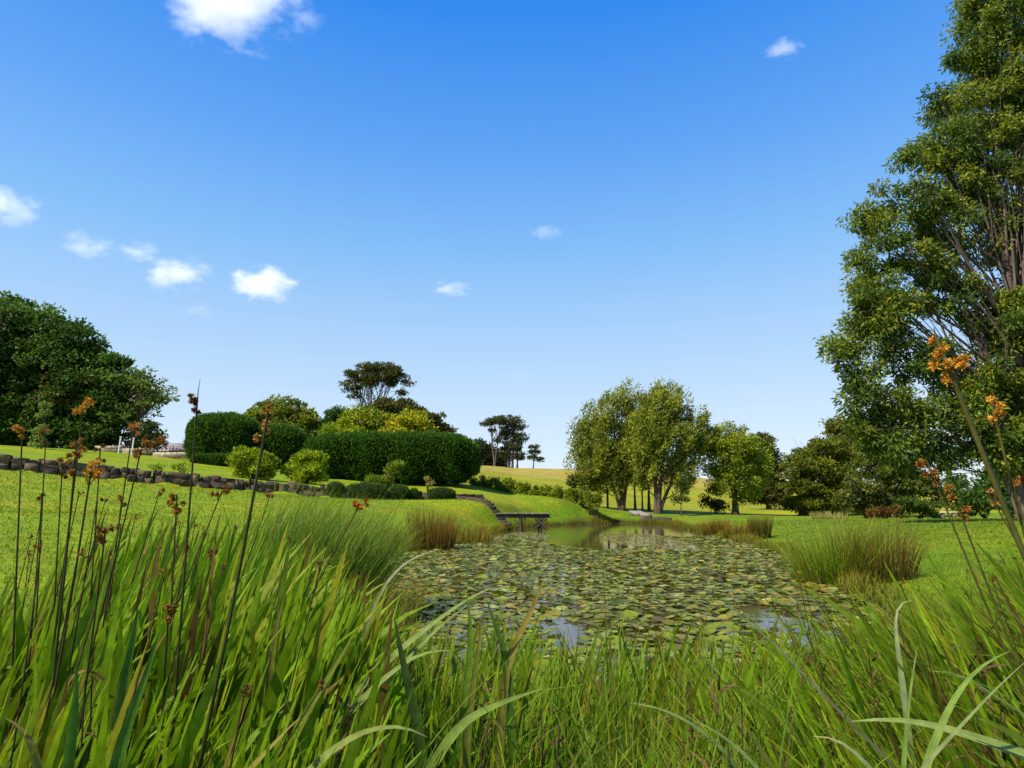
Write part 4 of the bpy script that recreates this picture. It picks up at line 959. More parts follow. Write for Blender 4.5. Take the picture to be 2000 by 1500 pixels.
tussock('reed_tussock', 'dark green reed tussock on the right shore, nearest the lawn', 'plant', 1472, 27, 420, .42, (.6, 1.15), (.016, .03), (.04, .06, .014), (.1, .11, .02), (0, .3), (0, .3), dead=.3)
tussock('reed_tussock', 'brownish reed tussock far up the right shore', 'plant', 1388, 32, 420, .6, (.5, 1.0), (.018, .034), BR0, (.19, .15, .03), (0, .35), (0, .4), dead=.35)
tussock('reed_tussock', 'pale brown reeds between the two tussocks of the right shore', 'plant', 1428, 29, 360, .6, (.4, .85), (.018, .034), (.08, .085, .014), (.2, .17, .03), (0, .4), (0, .5), dead=.3)
tussock('reed_tussock', 'large arching green reed tussock on the right bank', 'plant', 1612, 13.2, 900, .8, (.7, 1.5), (.008, .018), (.06, .115, .012), (.18, .29, .025), (0, .6), (.1, 1.0), dead=.06)
tussock('reed_tussock', 'brown-stemmed rush tussock right of the large arching green one', 'plant', 1692, 12.6, 620, .62, (.7, 1.4), (.007, .014), (.06, .06, .014), (.15, .11, .03), (0, .45), (0, .7), dead=.45, deadcol=(.14, .07, .025))
tussock('sedge_tussock', 'big tussock of pale arching sedge at the back of the left reed bed', 'plant', 625, 9.3, 2300, 1.0, (1.1, 1.95), (.008, .017), (.03, .085, .012), (.14, .25, .04), (0, .4), (.3, 1.2), az=.1, dead=.05, seg=7)
tussock('sedge_tussock', 'low yellowing sedge between the left reed bed and the pond', 'plant', 722, 8.6, 700, .7, (.5, .9), (.006, .013), (.05, .08, .012), (.2, .21, .035), (0, .5), (.3, 1.2), az=.1, dead=.12, seg=6)
tussock('pampas_grass', 'pale whitish grass plumes at the foot of the olive conifer', 'plant', 1606, 44, 260, 1.2, (.35, .7), (.02, .04), (.1, .11, .04), (.4, .38, .25), (0, .4), (0, .5), dead=.2, deadcol=(.5, .45, .33))

# ------------------------------------------------------------------ rush stems with seed heads
def spikelets(mb, c, ax, n, r, L, W, pal):
    d = unit(rdir(n) + np.asarray(ax) * .55)
    pos = np.asarray(c) + d * (r * R.uniform(.05, 1, n) ** .6)[:, None]
    leaves(mb, pos - d * L * .4, d + rdir(n) * .25, L * R.uniform(.6, 1.3, n), W * R.uniform(.7, 1.3, n), pal_col(pal, R.uniform(0, 1, n), n), .6)

RUST = [(0.06, 0.027, 0.009), (0.18, 0.078, 0.02), (0.31, 0.155, 0.04)]
GOLDH = [(0.17, 0.08, 0.016), (0.36, 0.18, 0.03), (0.46, 0.26, 0.05)]
DKH = [(0.035, 0.018, 0.01), (0.10, 0.045, 0.02), (0.17, 0.08, 0.03)]
def stem(head, foot, Y, r, heads, pal, col0, col1, label, bract=0.0, bend=0.0, group='rush stems with seed heads', size=1.0, nsp=105):
    """heads: list of (fraction back from the tip, radius m, sideways m)"""
    tip = P(head[0], head[1], Y); m = M(Y)
    bx = (foot[0] - 1000) / F_PX * Y; by = Y + .04; bz_ = gz(bx, by) - .05
    b0 = np.array([bx, by, bz_])
    # keep the stem on the line seen in the photo: pass through the foot pixel, then down to the soil
    fp = P(foot[0], foot[1], Y)
    dirn = fp - tip; k = (bz_ - tip[2]) / dirn[2] if abs(dirn[2]) > 1e-6 else 1
    b0 = tip + dirn * k; b0[1] += .03
    T = thing('flowering_rush', label, 'rush', b0, group)
    mid = (tip + b0) / 2 + np.array([bend, 0, 0]); path = bez(b0, mid, tip, 9)
    mb = MB(); t_ = np.linspace(0, 1, 9)
    cols = np.asarray(col0) * (1 - t_[:, None]) + np.asarray(col1) * t_[:, None]
    tube(mb, path, r * (1 - .45 * t_), cols, 6)
    ax = unit(tip - path[-2])
    if bract: tube(mb, [tip - ax * .01, tip + ax * bract * .5, tip + ax * bract + [.004, 0, 0]], [r * .5, r * .3, r * .1], col1, 5)
    hb = MB(); fs_ = [q_[0] for q_ in heads]
    if len(fs_) > 1: tube(hb, [tip - ax * max(fs_), tip - ax * min(fs_)], [r * .4, r * .3], col1, 4)
    for f, hr, sx in heads:
        c_ = tip - ax * f + np.array([sx, R.normal() * .006, 0])
        tube(mb, [tip - ax * (f + .03), (c_ + tip - ax * (f + .02)) / 2, c_], [r * .4, r * .3, r * .25], col1, 4)
        k_ = max(2, int(3 * hr / .02))
        for _ in range(k_):
            cc = c_ + rdir(1)[0] * hr * .75 * np.array([1, 1, 1.1])
            tube(mb, [c_ - ax * hr * .5, cc], [.0009, .0007], col1, 3)
            spikelets(hb, cc, unit(cc - c_ + ax * hr * .5), max(10, int(nsp / k_ * 1.6)), hr * .5, .0115 * size, .0042 * size, pal)
    link('stem', mb.build('stem', BLADE, b0, True), T); link('seed_head', hb.build('seed_head', SEED, b0), T)
    return T
GS, OS, DS = (.05, .07, .014), (.14, .13, .03), (.045, .03, .014)
HEADS = [
 ((44, 830), (24, 1180), 2.3, .0045, [(.012, .022, 0), (.03, .017, .006)], GOLDH, 'rush stem with the brightest orange seed head, by the left edge', 0, 0),
 ((163, 790), (92, 1260), 2.2, .0045, [(.0, .02, .012), (.03, .024, -.004)], GOLDH, 'tall rush stem with a golden ragged seed head before the dark trees', 0, .02),
 ((385, 790), (335, 1380), 2.05, .005, [(-.02, .016, -.016), (-.0, .017, -.006), (.02, .014, .002)], DKH, 'very tall rush stem with a dark head and a fine spike above it', .09, .0),
 ((524, 805), (385, 1440), 1.75, .0065, [(-.005, .014, .0), (.02, .015, -.003), (.045, .015, -.007), (.07, .012, -.012)], [(.10, .05, .02), (.28, .14, .05), (.4, .24, .1)], 'thick rush stem with a long drooping tan seed head before the golden junipers', 0, .03),
 ((277, 872), (148, 1330), 2.2, .004, [(.0, .026, .01), (.035, .022, .0), (-.03, .016, .045), (-.02, .012, .065)], RUST, 'rush stem with a wide forked rusty head over the stone wall', 0, .03),
 ((259, 838), (196, 1200), 2.6, .004, [(.0, .03, 0)], [(.22, .09, .05), (.4, .18, .11)], 'rush stem with a round pinkish head below the feathery tree', 0, .02),
 ((90, 845), (66, 1200), 2.8, .004, [(.0, .02, 0), (.04, .016, 0)], [(.12, .08, .03), (.25, .15, .05)], 'rush stem with a dull brown head in front of the pale sapling', 0, .0),
 ((150, 862), (96, 1290), 2.1, .005, [(.0, .02, 0), (.03, .022, .008), (.06, .018, -.006), (.1, .014, .004)], RUST, 'rush stem with rusty clusters stacked down its top, over the stone wall', 0, .02),
 ((178, 918), (104, 1300), 2.0, .005, [(.0, .026, .012), (.025, .026, -.012), (.02, .016, .034)], GOLDH, 'rush stem with a broad golden head level with the stone wall', 0, .02),
 ((346, 965), (322, 1330), 2.3, .0042, [(.0, .018, 0), (.03, .02, .006), (.055, .018, -.006), (.04, .012, -.03)], RUST, 'rush stem with a rusty head just above the left lawn, right of the wall corner', 0, .0),
 ((434, 958), (310, 1240), 2.5, .004, [(.0, .02, .008), (.015, .018, -.014)], RUST, 'leaning rush stem with a brown head below the golden junipers', 0, .03),
 ((528, 966), (440, 1200), 3.0, .0035, [(.0, .018, 0)], RUST, 'thin rush stem with a small brown head between the two golden junipers', 0, .02),
 ((703, 985), (555, 1240), 2.4, .004, [(-.004, .017, .014), (.005, .016, -.012), (.02, .018, 0)], [(.16, .05, .015), (.36, .13, .03)], 'leaning rush stem with a red brown head, rightmost in the left reed bed', 0, .03),
 ((206, 1035), (150, 1400), 1.8, .0045, [(.0, .02, .0), (.02, .018, -.01)], DKH, 'dark rush stem with a dark brown knot below the stone wall', 0, .01),
 ((415, 1085), (345, 1330), 2.4, .004, [(.0, .022, 0)], DKH, 'short rush stem with a dark brown knot deep in the middle of the reed bed', 0, .02),
 ((330, 1185), (312, 1420), 1.9, .0045, [(.0, .02, 0), (.03, .016, 0)], RUST, 'short brown stem with a withered head low in the reed bed', 0, .0),
 ((312, 958), (222, 1230), 2.6, .0035, [(.0, .015, 0)], RUST, 'thin rush stem with a tiny head before the wall, left of the rusty one', 0, .02),
 ((238, 968), (205, 1230), 2.7, .0035, [(.0, .016, .0), (.03, .013, .01)], RUST, 'thin rush stem with a small open head before the left lawn', 0, .0),
 ((196, 875), (166, 1220), 2.5, .004, [(.0, .016, 0), (.05, .014, .0), (.1, .012, .0)], [(.05, .04, .02), (.11, .07, .03)], 'dull rush stem with faded clusters against the dark trees', 0, .01),
 ((122, 905), (96, 1260), 2.4, .004, [(.0, .015, 0), (.05, .014, .005)], RUST, 'rush stem with small rusty tufts at the top edge of the wall', 0, .0),
 ((478, 1348), (452, 1480), 1.6, .004, [(.0, .009, 0)], DKH, 'short stalk with a dark round pod low in the left reed bed', 0, .0),
 ((628, 1340), (560, 1450), 1.8, .004, [(.0, .008, 0)], DKH, 'short leaning stalk with a dark pod at the right side of the left reed bed', 0, .0),
 ((82, 965), (52, 1260), 2.5, .0035, [(.01, .013, .0)], DKH, 'thin bare rush stem with a small dark tip near the left edge', 0, .01),
 ((1832, 668), (1985, 1010), 1.35, .0085, [(.0, .018, .004), (.025, .016, .006), (.055, .018, -.012), (.06, .018, .028), (.085, .017, -.002), (.065, .013, .012)], GOLDH, 'thickest rush stem at the right edge with stacked orange seed clusters', .035, .03),
 ((1938, 795), (2004, 1040), 1.5, .0045, [(-.012, .013, 0), (.006, .015, .002), (.02, .015, .003)], GOLDH, 'rush stem with a pointed orange head at the right edge', 0, .0),
 ((1975, 935), (2022, 1080), 1.6, .004, [(.0, .017, .0)], RUST, 'pale stem with a small orange knot by the right edge', .06, .0),
 ((1812, 905), (1935, 1180), 1.75, .004, [(.0, .017, -.012), (.03, .018, -.012), (.05, .014, .012)], RUST, 'leaning rush stem with loose rusty clusters before the dark conifers', .02, .02),
 ((1858, 955), (1985, 1260), 1.7, .004, [(.0, .013, -.004), (.025, .014, 0), (.05, .013, .006), (.075, .01, .008)], RUST, 'leaning rush stem with a long rusty head beside the stone bench', 0, .02),
 ((1932, 965), (2012, 1100), 1.6, .0035, [(.0, .008, 0), (.02, .009, .012)], [(.12, .07, .03), (.3, .17, .07)], 'thin brown stem with an almost bare tip at the right edge', 0, .0),
]
for hd, ft, Y, r, hs_, pal, lab, br_, bd in HEADS:
    right = hd[0] > 1500
    stem(hd, ft, Y, r, hs_, pal, (.03, .045, .01) if not right else (.05, .09, .014), (.12, .10, .028) if right else (.07, .06, .02), lab, br_, -bd if right else bd)
for i in range(26):
    px = random.choice([random.uniform(5, 330), random.uniform(5, 330), random.uniform(330, 620)]); Y = random.uniform(1.9, 3.4)
    hy = random.uniform(960, 1110) if px < 330 else random.uniform(1010, 1150)
    stem((px + 40, hy), (px - random.uniform(10, 60), hy + 300), Y, .0033, [(random.uniform(0, .02), random.uniform(.007, .012), random.uniform(-.01, .01))], random.choice([RUST, DKH]), DS, (.09, .06, .025),
         'slender brown rush stem with a small withered head in the left reed bed', 0, .02, 'slender withered rush stems', 1, 22)
for i in range(9):
    px = random.uniform(1520, 1960); Y = random.uniform(2.0, 3.6); hy = random.uniform(1090, 1230)
    stem((px, hy), (px + random.uniform(60, 130), hy + 280), Y, .003, [(0, random.uniform(.006, .01), 0)], random.choice([RUST, DKH]), DS, (.1, .07, .025),
         'slender brown rush stem with a small withered head in the right-hand reeds', 0, -.02, 'slender withered rush stems', 1, 22)

# ------------------------------------------------------------------ single leaves that stand out
def hero(pxs, Y, wpx, c0, c1, label, face=0.9, seg=26, down=True):
    """one ribbon leaf along photo pixels from its tip to its foot, then on into the soil"""
    Ys = np.linspace(Y if np.isscalar(Y) else Y[0], Y if np.isscalar(Y) else Y[1], len(pxs))
    pts = np.array([P(a, b_, y) for (a, b_), y in zip(pxs, Ys)])[::-1]
    if down:
        d = unit(pts[0] - pts[1]); d[2] = min(d[2], -.5); k = (gz(pts[0, 0], pts[0, 1]) - .05 - pts[0, 2]) / d[2]
        if k > 0.03:
            d[0] *= .6; pts = np.vstack([pts[0] + d * k, pts])
    # Catmull-Rom through the points
    L = np.concatenate([[0], np.cumsum(np.linalg.norm(np.diff(pts, axis=0), axis=1))]); t_ = np.linspace(0, L[-1], seg + 1)
    q = np.stack([np.interp(t_, L, pts[:, i]) for i in range(3)], -1)
    for _ in range(1): q[1:-1] = (q[:-2] + 2 * q[1:-1] + q[2:]) / 4
    Tn = unit(np.gradient(q, axis=0)); view = unit(q - CAM)
    sd_ = unit(np.cross(Tn, unit(np.array([0, 0, face]) - view))); nr = np.cross(sd_, Tn)
    tt = np.linspace(0, 1, seg + 1); wd = 0.92 * wpx * M(Ys[0]) * np.minimum(1, .6 + tt * 1.5) * np.clip((1 - tt) * 3.2, .02, 1) ** .7
    hw = sd_ * wd[:, None] * .5; fold = nr * wd[:, None] * .16
    V = np.stack([q - hw + fold, q, q + hw + fold], 1).reshape(-1, 3)
    i = np.arange(seg)[:, None] * 3; Q = np.concatenate([np.stack([i + k, i + k + 1, i + k + 4, i + k + 3], -1).reshape(-1, 4) for k in (0, 1)])
    col = np.asarray(c0) * (1 - tt[:, None]) + np.asarray(c1) * tt[:, None]
    C = np.concatenate([np.repeat(col, 3, axis=0), np.tile([0.0, .5, 1.0], len(col))[:, None]], 1)
    o0 = q[0]
    tag(link('grass_blade', mesh_np('grass_blade', V - o0, Q, BLADE, C, True), None, o0), label, 'leaf blade')
PG0, PG1 = (.13, .22, .02), (.25, .35, .06)
MG0, MG1 = (.07, .14, .012), (.16, .27, .02)
hero([(1662, 1409), (1700, 1405), (1760, 1406), (1830, 1418), (1900, 1440), (2000, 1476), (2060, 1500)], 1.55, 30, (.22, .31, .06), (.30, .38, .1), 'broad pale green leaf lying across the lower right corner')
hero([(1972, 1272), (1930, 1290), (1890, 1325), (1855, 1380), (1825, 1450), (1805, 1510)], 1.65, 15, PG0, (.22, .33, .06), 'long pale blade arching to the right above the broad leaf in the corner')
hero([(2005, 1290), (1940, 1350), (1880, 1415), (1800, 1500)], 1.5, 9, (.2, .13, .06), (.22, .3, .1), 'straight thin blade slanting up to the right edge')
hero([(1792, 1262), (1782, 1320), (1772, 1400), (1764, 1510)], 1.7, 9, MG0, (.2, .3, .06), 'upright pale blade standing beside the arching one at lower right')
hero([(1818, 1311), (1850, 1309), (1890, 1322), (1950, 1365), (2010, 1400)], 1.8, 9, MG0, (.24, .34, .09), 'thin blade bending left over the right-hand reeds')
hero([(1782, 1172), (1772, 1169), (1761, 1173), (1752, 1186), (1748, 1205), (1750, 1240), (1758, 1300)], 2.2, 11, MG0, (.34, .4, .18), 'blade with a hooked white tip in the right-hand reeds')
hero([(1588, 1438), (1610, 1436), (1640, 1446), (1662, 1462), (1700, 1500)], 1.6, 18, (.2, .22, .05), (.42, .42, .18), 'short fat yellowish leaf tip near the bottom edge on the right')
hero([(1402, 1172), (1450, 1205), (1510, 1255), (1580, 1330), (1660, 1410), (1750, 1500)], 2.0, 8, (.05, .06, .02), (.3, .32, .16), 'long straight stem slanting up left over the lily pads')
hero([(1330, 1395), (1370, 1412), (1430, 1450), (1480, 1500)], 1.7, 11, PG0, (.26, .36, .1), 'thin pale blade slanting left at the bottom edge, right of centre')
hero([(1225, 1372), (1270, 1378), (1330, 1400), (1400, 1450), (1440, 1500)], 1.9, 10, PG0, (.26, .36, .1), 'thin pale blade bowing left just under the nearest lily pads')
hero([(1450, 1405), (1490, 1470), (1520, 1520)], 1.6, 20, (.1, .13, .02), (.19, .2, .03), 'dark pointed blade rising from the bottom edge right of centre')
hero([(835, 1440), (800, 1421), (760, 1416), (700, 1432), (650, 1465), (600, 1510)], 1.7, 20, PG0, (.24, .28, .06), 'broad pale leaf arching over at the bottom, left of centre')
hero([(885, 1270), (850, 1270), (810, 1282), (750, 1325), (690, 1385), (640, 1440)], 2.2, 15, MG0, (.24, .33, .07), 'pale bent blade with a nodding tip, left of centre')
hero([(960, 1148), (915, 1168), (850, 1215), (780, 1270), (700, 1350), (640, 1410)], 2.4, 15, MG0, (.26, .33, .08), 'long pale blade reaching right over the lily pads')
hero([(915, 1180), (860, 1222), (800, 1285), (720, 1365)], 2.5, 11, MG0, (.26, .33, .08), 'second long pale blade close under the one that reaches over the lily pads')
hero([(862, 1072), (825, 1082), (790, 1100), (760, 1130), (735, 1175), (715, 1230)], 3.2, 8, MG0, (.36, .36, .2), 'thin straw-coloured blade arching before the left shore')
hero([(1062, 1345), (1020, 1358), (970, 1378), (920, 1400), (880, 1440)], 2.0, 22, MG0, (.17, .25, .035), 'broad green leaf pointing right in the centre of the near bank')
hero([(1066, 1122), (1056, 1150), (1035, 1200), (1010, 1250), (990, 1300), (985, 1340)], 2.5, 17, (.08, .13, .02), (.26, .19, .03), 'yellow blade with a brown tip standing over the lily pads, in the centre')
hero([(950, 1172), (965, 1215), (985, 1270), (992, 1330)], 2.5, 18, MG0, (.1, .19, .02), 'dark green blade crossing the yellow one in the centre')
hero([(770, 1205), (780, 1260), (795, 1330), (815, 1420)], 2.1, 22, MG0, (.07, .11, .02), 'dark blade with a blunt dry tip, left of centre')
hero([(912, 1160), (920, 1230), (915, 1310), (905, 1400)], 2.3, 17, MG0, MG1, 'upright green blade left of the dark blade in the centre')
hero([(945, 1190), (935, 1260), (925, 1330), (915, 1420)], 2.2, 14, MG0, (.2, .19, .03), 'yellow tipped blade beside the upright green blade in the centre')
hero([(270, 1180), (258, 1260), (240, 1330), (230, 1420)], 1.9, 24, MG0, (.07, .15, .02), 'wide upright iris leaf in front of the left rush stems')
hero([(312, 1235), (285, 1320), (255, 1400), (230, 1480)], 1.7, 24, MG0, (.09, .2, .025), 'wide bright iris leaf leaning right at the lower left')
hero([(150, 1290), (148, 1370), (140, 1440), (132, 1510)], 1.6, 24, MG0, (.08, .18, .02), 'wide iris leaf standing at the lower left corner')
hero([(10, 1402), (30, 1412), (50, 1432), (62, 1450), (75, 1510)], 1.7, 22, MG0, (.22, .2, .04), 'bent leaf with a yellow brown tip in the lower left corner')
hero([(585, 1402), (560, 1425), (520, 1470), (480, 1510)], 1.6, 20, MG0, (.3, .24, .05), 'yellow edged iris leaf slanting right at the bottom of the left bed')
hero([(555, 1165), (540, 1220), (527, 1290), (522, 1345)], 2.2, 20, MG0, (.24, .19, .03), 'golden green blade with a dry tip in the middle of the left bed')
hero([(690, 1240), (650, 1310), (600, 1390), (560, 1470)], 2.0, 18, MG0, (.18, .2, .03), 'long yellow green blade leaning right in the left bed')

def dry_stalk(px, py, Y, h, label):
    x = (px - 1000) / F_PX * Y; q = P(px, py, Y); b0 = np.array([q[0], Y, gz(q[0], Y) - .03]); hh = q[2] - b0[2]; mb = MB()
    for _ in range(3):
        tp = b0 + [R.normal() * .03, R.normal() * .02, hh * R.uniform(.7, 1.0)]; tube(mb, bez(b0, (b0 + tp) / 2 + R.normal(size=3) * .02, tp, 6), np.linspace(.004, .002, 6), np.array([.06, .035, .018]) * R.uniform(.7, 1.6), 5)
    n = 14; k = R.uniform(.35, 1, n)
    ribbons(mb, b0 + np.stack([R.normal(size=n) * .012, R.normal(size=n) * .012, k * hh], -1), R.uniform(.05, .16, n), R.uniform(.005, .013, n), R.uniform(0, 6.28, n), R.uniform(.3, 1.4, n), R.uniform(.5, 3.0, n), R.uniform(-1.5, 1.5, n), np.array([[.06, .035, .015]]) * R.uniform(.6, 1.5, (n, 1)), np.array([[.16, .09, .035]]) * R.uniform(.6, 1.6, (n, 1)), 6)
    tag(link('dry_stalk', mb.build('dry_stalk', SEED, b0, True), None, b0), label, 'dead plant')
dry_stalk(1335, 1325, 2.4, .4, 'withered brown stalk with curled leaves on the near bank, right of centre')
dry_stalk(945, 1335, 2.3, .4, 'withered dark stalk with curled leaves on the near bank, just left of centre')
dry_stalk(1075, 1370, 2.1, .4, 'withered stalk on the near bank below the yellow blade')
dry_stalk(1905, 1230, 2.0, .4, 'withered brown stalk among the right-hand reeds near the edge')
dry_stalk(1700, 1255, 2.4, .4, 'dark withered stalk in the middle of the right-hand reeds')
dry_stalk(1400, 1345, 1.9, .4, 'withered reddish stalk at the bottom, where the right-hand reeds begin')
dry_stalk(668, 1320, 2.0, .4, 'withered brown stalk at the right edge of the left reed bed')
dry_stalk(190, 1300, 1.8, .4, 'withered tangled stalk low in the left reed bed')

# ------------------------------------------------------------------ water lilies
def pad_geo(var, seg=14):
    rg = np.random.default_rng(100 + var); cut = .16
    a = np.linspace(cut, 2 * math.pi - cut, seg + 1) + rg.uniform(0, 6.28)
    rim = 1 + .05 * np.sin(a * 3 + rg.uniform(0, 6)) + rg.normal(size=seg + 1) * .015
    kind = var % 4
    up = (.06, .16, .36, .12)[kind]; ph = rg.uniform(0, 6.28); tl = (.03, .08, .26, .12)[kind]
    V, rings = [], (0.06, .55, 1.0)
    for r_ in rings:
        z = up * (r_ ** 3) * (.5 + .5 * np.sin(a * (1 if kind == 2 else 2) + ph)) + tl * r_ * np.cos(a + ph) * .5 + .03 * r_ * np.sin(5 * a)
        V.append(np.stack([np.cos(a) * r_ * rim, np.sin(a) * r_ * rim, z], -1))
    V = np.concatenate(V); k = seg + 1
    Q = [[r_ * k + i, (r_ + 1) * k + i, (r_ + 1) * k + i + 1, r_ * k + i + 1] for r_ in range(2) for i in range(seg)]
    Q += [[i, i + 1, i + 2, i + 2] for i in range(0)]
    return V, np.array(Q), np.repeat(np.array(rings), k)
PADC = [(.12, .155, .012), (.17, .205, .018), (.075, .10, .009), (.19, .22, .02), (.14, .17, .012), (.24, .26, .04), (.22, .20, .014), (.24, .19, .018), (.11, .07, .015), (.10, .135, .012), (.16, .195, .016), (.28, .3, .07)]
pads_v = [pad_geo(i) for i in range(12)]
def pad_col(i, rr):
    c_ = np.array(PADC[i % len(PADC)]); edge = np.array([.2, .15, .06]) if i % 3 == 0 else c_ * 1.2
    return c_ * (1 - rr[:, None] ** 4) + edge * rr[:, None] ** 4 * .6 + c_ * rr[:, None] ** 4 * .4
pad_me = [mesh_np('lily_pad', V, Q, PAD, pad_col(i, rr), True) for i, (V, Q, rr) in enumerate(pads_v)]

def in_ell(x, y, px, py, rx, ry):
    """inside the patch of water that covers the given photo ellipse"""
    c_ = onz(px, py); ex = abs(onz(px + rx, py)[0] - c_[0]); y0, y1 = onz(px, py + ry)[1], onz(px, py - ry)[1]
    yc = (y0 + y1) / 2; return ((x - c_[0]) / ex) ** 2 + ((y - yc) / ((y1 - y0) / 2)) ** 2 < 1
lo, hi = POND.min(0), POND.max(0); cand = []
x = R.uniform(lo[0], hi[0], 110000); y = R.uniform(lo[1], hi[1], 110000); d = pond_dist(x, y)
m_ = (d < .05) & (y < 31)
m_ &= ~in_ell(x, y, 1150, 1056, 106, 18); m_ &= ~in_ell(x, y, 1270, 1058, 75, 17)
for e in ((1100, 1232, 48, 22), (1120, 1262, 22, 10), (1290, 1200, 36, 10), (1545, 1225, 70, 36), (1580, 1255, 40, 25), (1240, 1125, 40, 4), (1330, 1160, 40, 5), (1480, 1190, 30, 9), (1200, 1285, 40, 12), (1350, 1290, 40, 14)):
    m_ &= ~(in_ell(x, y, *e) & (R.uniform(0, 1, len(x)) < .93))
x, y = x[m_], y[m_]
r_ = R.uniform(.05, .125, len(x)); keep = []
grid = {}
for i in range(len(x)):
    g_ = (int(x[i] / .4), int(y[i] / .4)); ok = True
    for a in (-1, 0, 1):
        for b_ in (-1, 0, 1):
            for j in grid.get((g_[0] + a, g_[1] + b_), ()):
                if (x[i] - x[j]) ** 2 + (y[i] - y[j]) ** 2 < (.57 * (r_[i] + r_[j])) ** 2: ok = False; break
            if not ok: break
        if not ok: break
    if ok: grid.setdefault(g_, []).append(i); keep.append(i)
keep = np.array(keep); x, y, r_ = x[keep], y[keep], r_[keep]
pxs = 1000 + x / y * F_PX * (1 / 1.0); dep = y * CP - CAM_Z * SP
pyv = 750 + F_PX * (CAM_Z * CP + y * SP) / dep * 1.0 if False else 750 - F_PX * ((0 - CAM_Z) * CP - y * SP) / (y * CP + (0 - CAM_Z) * SP)
pxv = 1000 + F_PX * x / (y * CP - CAM_Z * SP)
clear = (pxv > 760) & (pxv < 1640) & (pyv < 1400)
score = np.where(clear, r_ / y, r_ / y * .02)
order = np.argsort(-score); near_, far_ = order[:300], order[300:]
groupname = 'lily pads in the near half of the pond'
for i in near_:
    v = int(R.integers(0, 12)); zz = R.uniform(.004, .03)
    if v in (6, 7, 8) and R.uniform() < .4: v = 10
    o = link('lily_pad', pad_me[v], None, (x[i], y[i], zz)); s_ = float(r_[i]); o.scale = (s_, s_, s_ * R.uniform(.7, 1.5)); o.rotation_euler = (R.normal() * .05, R.normal() * .05, R.uniform(0, 6.28))
    lab = 'yellowing lily pad floating in the near part of the pond' if v in (6, 7) else 'brown withering lily pad floating in the near part of the pond' if v == 8 else 'green notched lily pad floating in the near part of the pond'
    tag(o, lab, 'lily pad', groupname)
mb = MB()
for i in far_:
    v = int(R.integers(0, 12)); V, Q, rr = pads_v[v]; a = R.uniform(0, 6.28); ca, sa = math.cos(a), math.sin(a); s_ = r_[i]
    W_ = V * np.array([s_, s_, s_ * R.uniform(.7, 1.6)]); W_[:, 2] += W_[:, 0] * R.normal() * .06 + W_[:, 1] * R.normal() * .06
    mb.add(W_ @ np.array([[ca, sa, 0], [-sa, ca, 0], [0, 0, 1]]) + [x[i], y[i], R.uniform(.006, .04)], Q, pad_col(v, rr) * R.uniform(.8, 1.15))
tag(link('lily_pads', mb.build('lily_pads', PAD, None, True)), 'mass of lily pads crowding the far part of the pond', 'lily pads', kind='stuff')
# tiny floating leaves beyond the open water
n = 5200; x = R.uniform(lo[0], hi[0], n * 8); y = R.uniform(18, 36, n * 8)
m_ = (pond_dist(x, y) < -.05) & in_ell(x, y, 1275, 1058, 88, 17) | ((pond_dist(x, y) < -.05) & in_ell(x, y, 1140, 1032, 120, 4)) | ((pond_dist(x, y) < .0) & in_ell(x, y, 1030, 1048, 45, 8)); x, y = x[m_], y[m_]
k_ = R.uniform(0, 1, len(x)) < .55; x, y = x[k_], y[k_]
n = len(x); a = R.uniform(0, 6.28, (n, 1)) + np.array([0, 1.57, 3.14, 4.71]); rr = R.uniform(.03, .075, n)
V = np.stack([x[:, None] + np.cos(a) * rr[:, None], y[:, None] + np.sin(a) * rr[:, None], np.full((n, 4), .008) + R.uniform(0, .02, (n, 4))], -1).reshape(-1, 3)
mb = MB(); mb.add(V, np.arange(4 * n).reshape(n, 4), np.repeat(jit((.2, .21, .1), n, .35), 4, axis=0))
tag(link('floating_weed', mb.build('floating_weed', PAD)), 'pale floating weed around the open water', 'pond weed', kind='stuff')

def flower(px, py, pal, r, label, nm='water_lily_flower'):
    c_ = onz(px, py, .05); mb = MB(); n = 18; a = np.linspace(0, 12.56, n); el = np.linspace(.5, 1.2, n)
    d = np.stack([np.cos(a) * np.cos(el), np.sin(a) * np.cos(el), np.sin(el)], -1)
    leaves(mb, np.zeros((n, 3)) + [0, 0, .02], d, r, r * .5, pal_col(pal, R.uniform(0, 1, n), n), .4); tube(mb, [[0, 0, -.05], [0, 0, .025]], .008, (.05, .09, .02), 6)
    tag(link(nm, mb.build(nm, PAD), None, c_), label, 'flower')
flower(1590, 1132, [(.55, .36, .01), (.75, .5, .03)], .07, 'single small yellow water flower by the right bank')
# ------------------------------------------------------------------ clouds: real volumes far out in the sky
cm = bpy.data.materials.new('cloud_vapour'); cm.use_nodes = True; t = cm.node_tree; t.nodes.clear()
tc = t.nodes.new('ShaderNodeTexCoord'); oi = t.nodes.new('ShaderNodeObjectInfo')
ln = t.nodes.new('ShaderNodeVectorMath'); ln.operation = 'LENGTH'; t.links.new(tc.outputs['Object'], ln.inputs[0])
mw = t.nodes.new('ShaderNodeMath'); mw.operation = 'MULTIPLY'; mw.inputs[1].default_value = 40; t.links.new(oi.outputs['Random'], mw.inputs[0])
nzc = t.nodes.new('ShaderNodeTexNoise'); nzc.noise_dimensions = '4D'; nzc.inputs['Scale'].default_value = 2.1; nzc.inputs['Detail'].default_value = 7; nzc.inputs['Roughness'].default_value = .66
t.links.new(tc.outputs['Object'], nzc.inputs['Vector']); t.links.new(mw.outputs[0], nzc.inputs['W'])
def mth(op, a, b_):
    m_ = t.nodes.new('ShaderNodeMath'); m_.operation = op
    for i, q in enumerate((a, b_)):
        if isinstance(q, (int, float)): m_.inputs[i].default_value = q
        else: t.links.new(q, m_.inputs[i])
    return m_.outputs[0]
inv = mth('SUBTRACT', 1.0, ln.outputs['Value'])
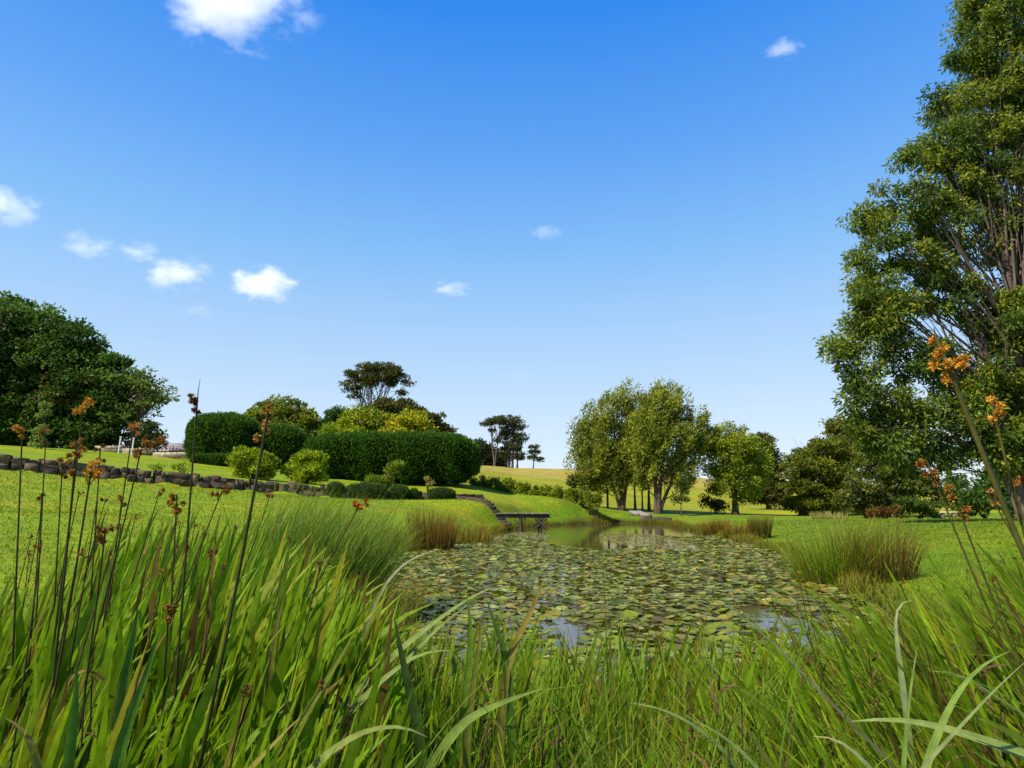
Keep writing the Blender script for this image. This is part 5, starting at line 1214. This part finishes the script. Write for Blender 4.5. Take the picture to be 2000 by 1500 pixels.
nn = mth('MULTIPLY', mth('SUBTRACT', nzc.outputs['Fac'], 0.5), 3.1)
dn = mth('ADD', mth('SUBTRACT', inv, 0.38), nn)
dn = mth('MULTIPLY', dn, mth('MINIMUM', mth('MULTIPLY', inv, 4.0), 1.0))
dn = mth('MAXIMUM', dn, 0.0)
at = t.nodes.new('ShaderNodeAttribute'); at.attribute_type = 'OBJECT'; at.attribute_name = 'thick'
dn = mth('MULTIPLY', dn, at.outputs['Fac'])
pv = t.nodes.new('ShaderNodeVolumePrincipled'); pv.inputs['Color'].default_value = (1, 1, 1, 1); pv.inputs['Anisotropy'].default_value = .2
t.links.new(dn, pv.inputs['Density'])
co = t.nodes.new('ShaderNodeOutputMaterial'); t.links.new(pv.outputs[0], co.inputs['Volume'])
def cloud_mesh():
    u, v_ = np.meshgrid(np.linspace(0, 2 * math.pi, 21), np.linspace(-math.pi / 2, math.pi / 2, 11))
    d = np.stack([np.cos(v_) * np.cos(u), np.cos(v_) * np.sin(u), np.sin(v_)], -1).reshape(-1, 3)
    ii = np.arange(21 * 11).reshape(11, 21)
    return mesh_np('cloud', d, np.stack([ii[:-1, :-1], ii[:-1, 1:], ii[1:, 1:], ii[1:, :-1]], -1).reshape(-1, 4), cm)
CMESH = cloud_mesh()
for px, py, rx, ry, th, lab in (
    (450, 0, 150, 74, .045, 'largest white cloud, at the top edge of the sky'),
    (1530, 97, 36, 24, .035, 'small lone white puff high on the right side of the sky'),
    (8, 405, 62, 42, .03, 'faint white cloud cut by the left edge of the sky'),
    (170, 480, 52, 28, .03, 'ragged white cloud shred, left of the small cloud chain'),
    (272, 493, 52, 22, .03, 'thin white cloud shred right of the ragged one'),
    (346, 538, 68, 42, .05, 'soft white cloud left of the brightest one'),
    (515, 555, 78, 44, .09, 'brightest compact white cloud, low on the left side'),
    (880, 564, 54, 20, .05, 'flat small white cloud left of the sky centre'),
    (1062, 453, 46, 20, .03, 'small thin white cloud near the centre of the sky'),
    (385, 605, 42, 18, .014, 'very faint wisp below the soft white cloud'),
    (1015, 735, 55, 22, .007, 'faintest wisp low above the hill pines')):
    Y = 1500; c_ = P(px, py, Y); m = np.linalg.norm(c_ - CAM) / F_PX
    o = link('cloud', CMESH, None, c_); o.scale = (rx * m, (rx + ry) * .5 * m, ry * m); o['thick'] = th * 0.6
    tag(o, lab, 'cloud', 'white clouds in the sky')
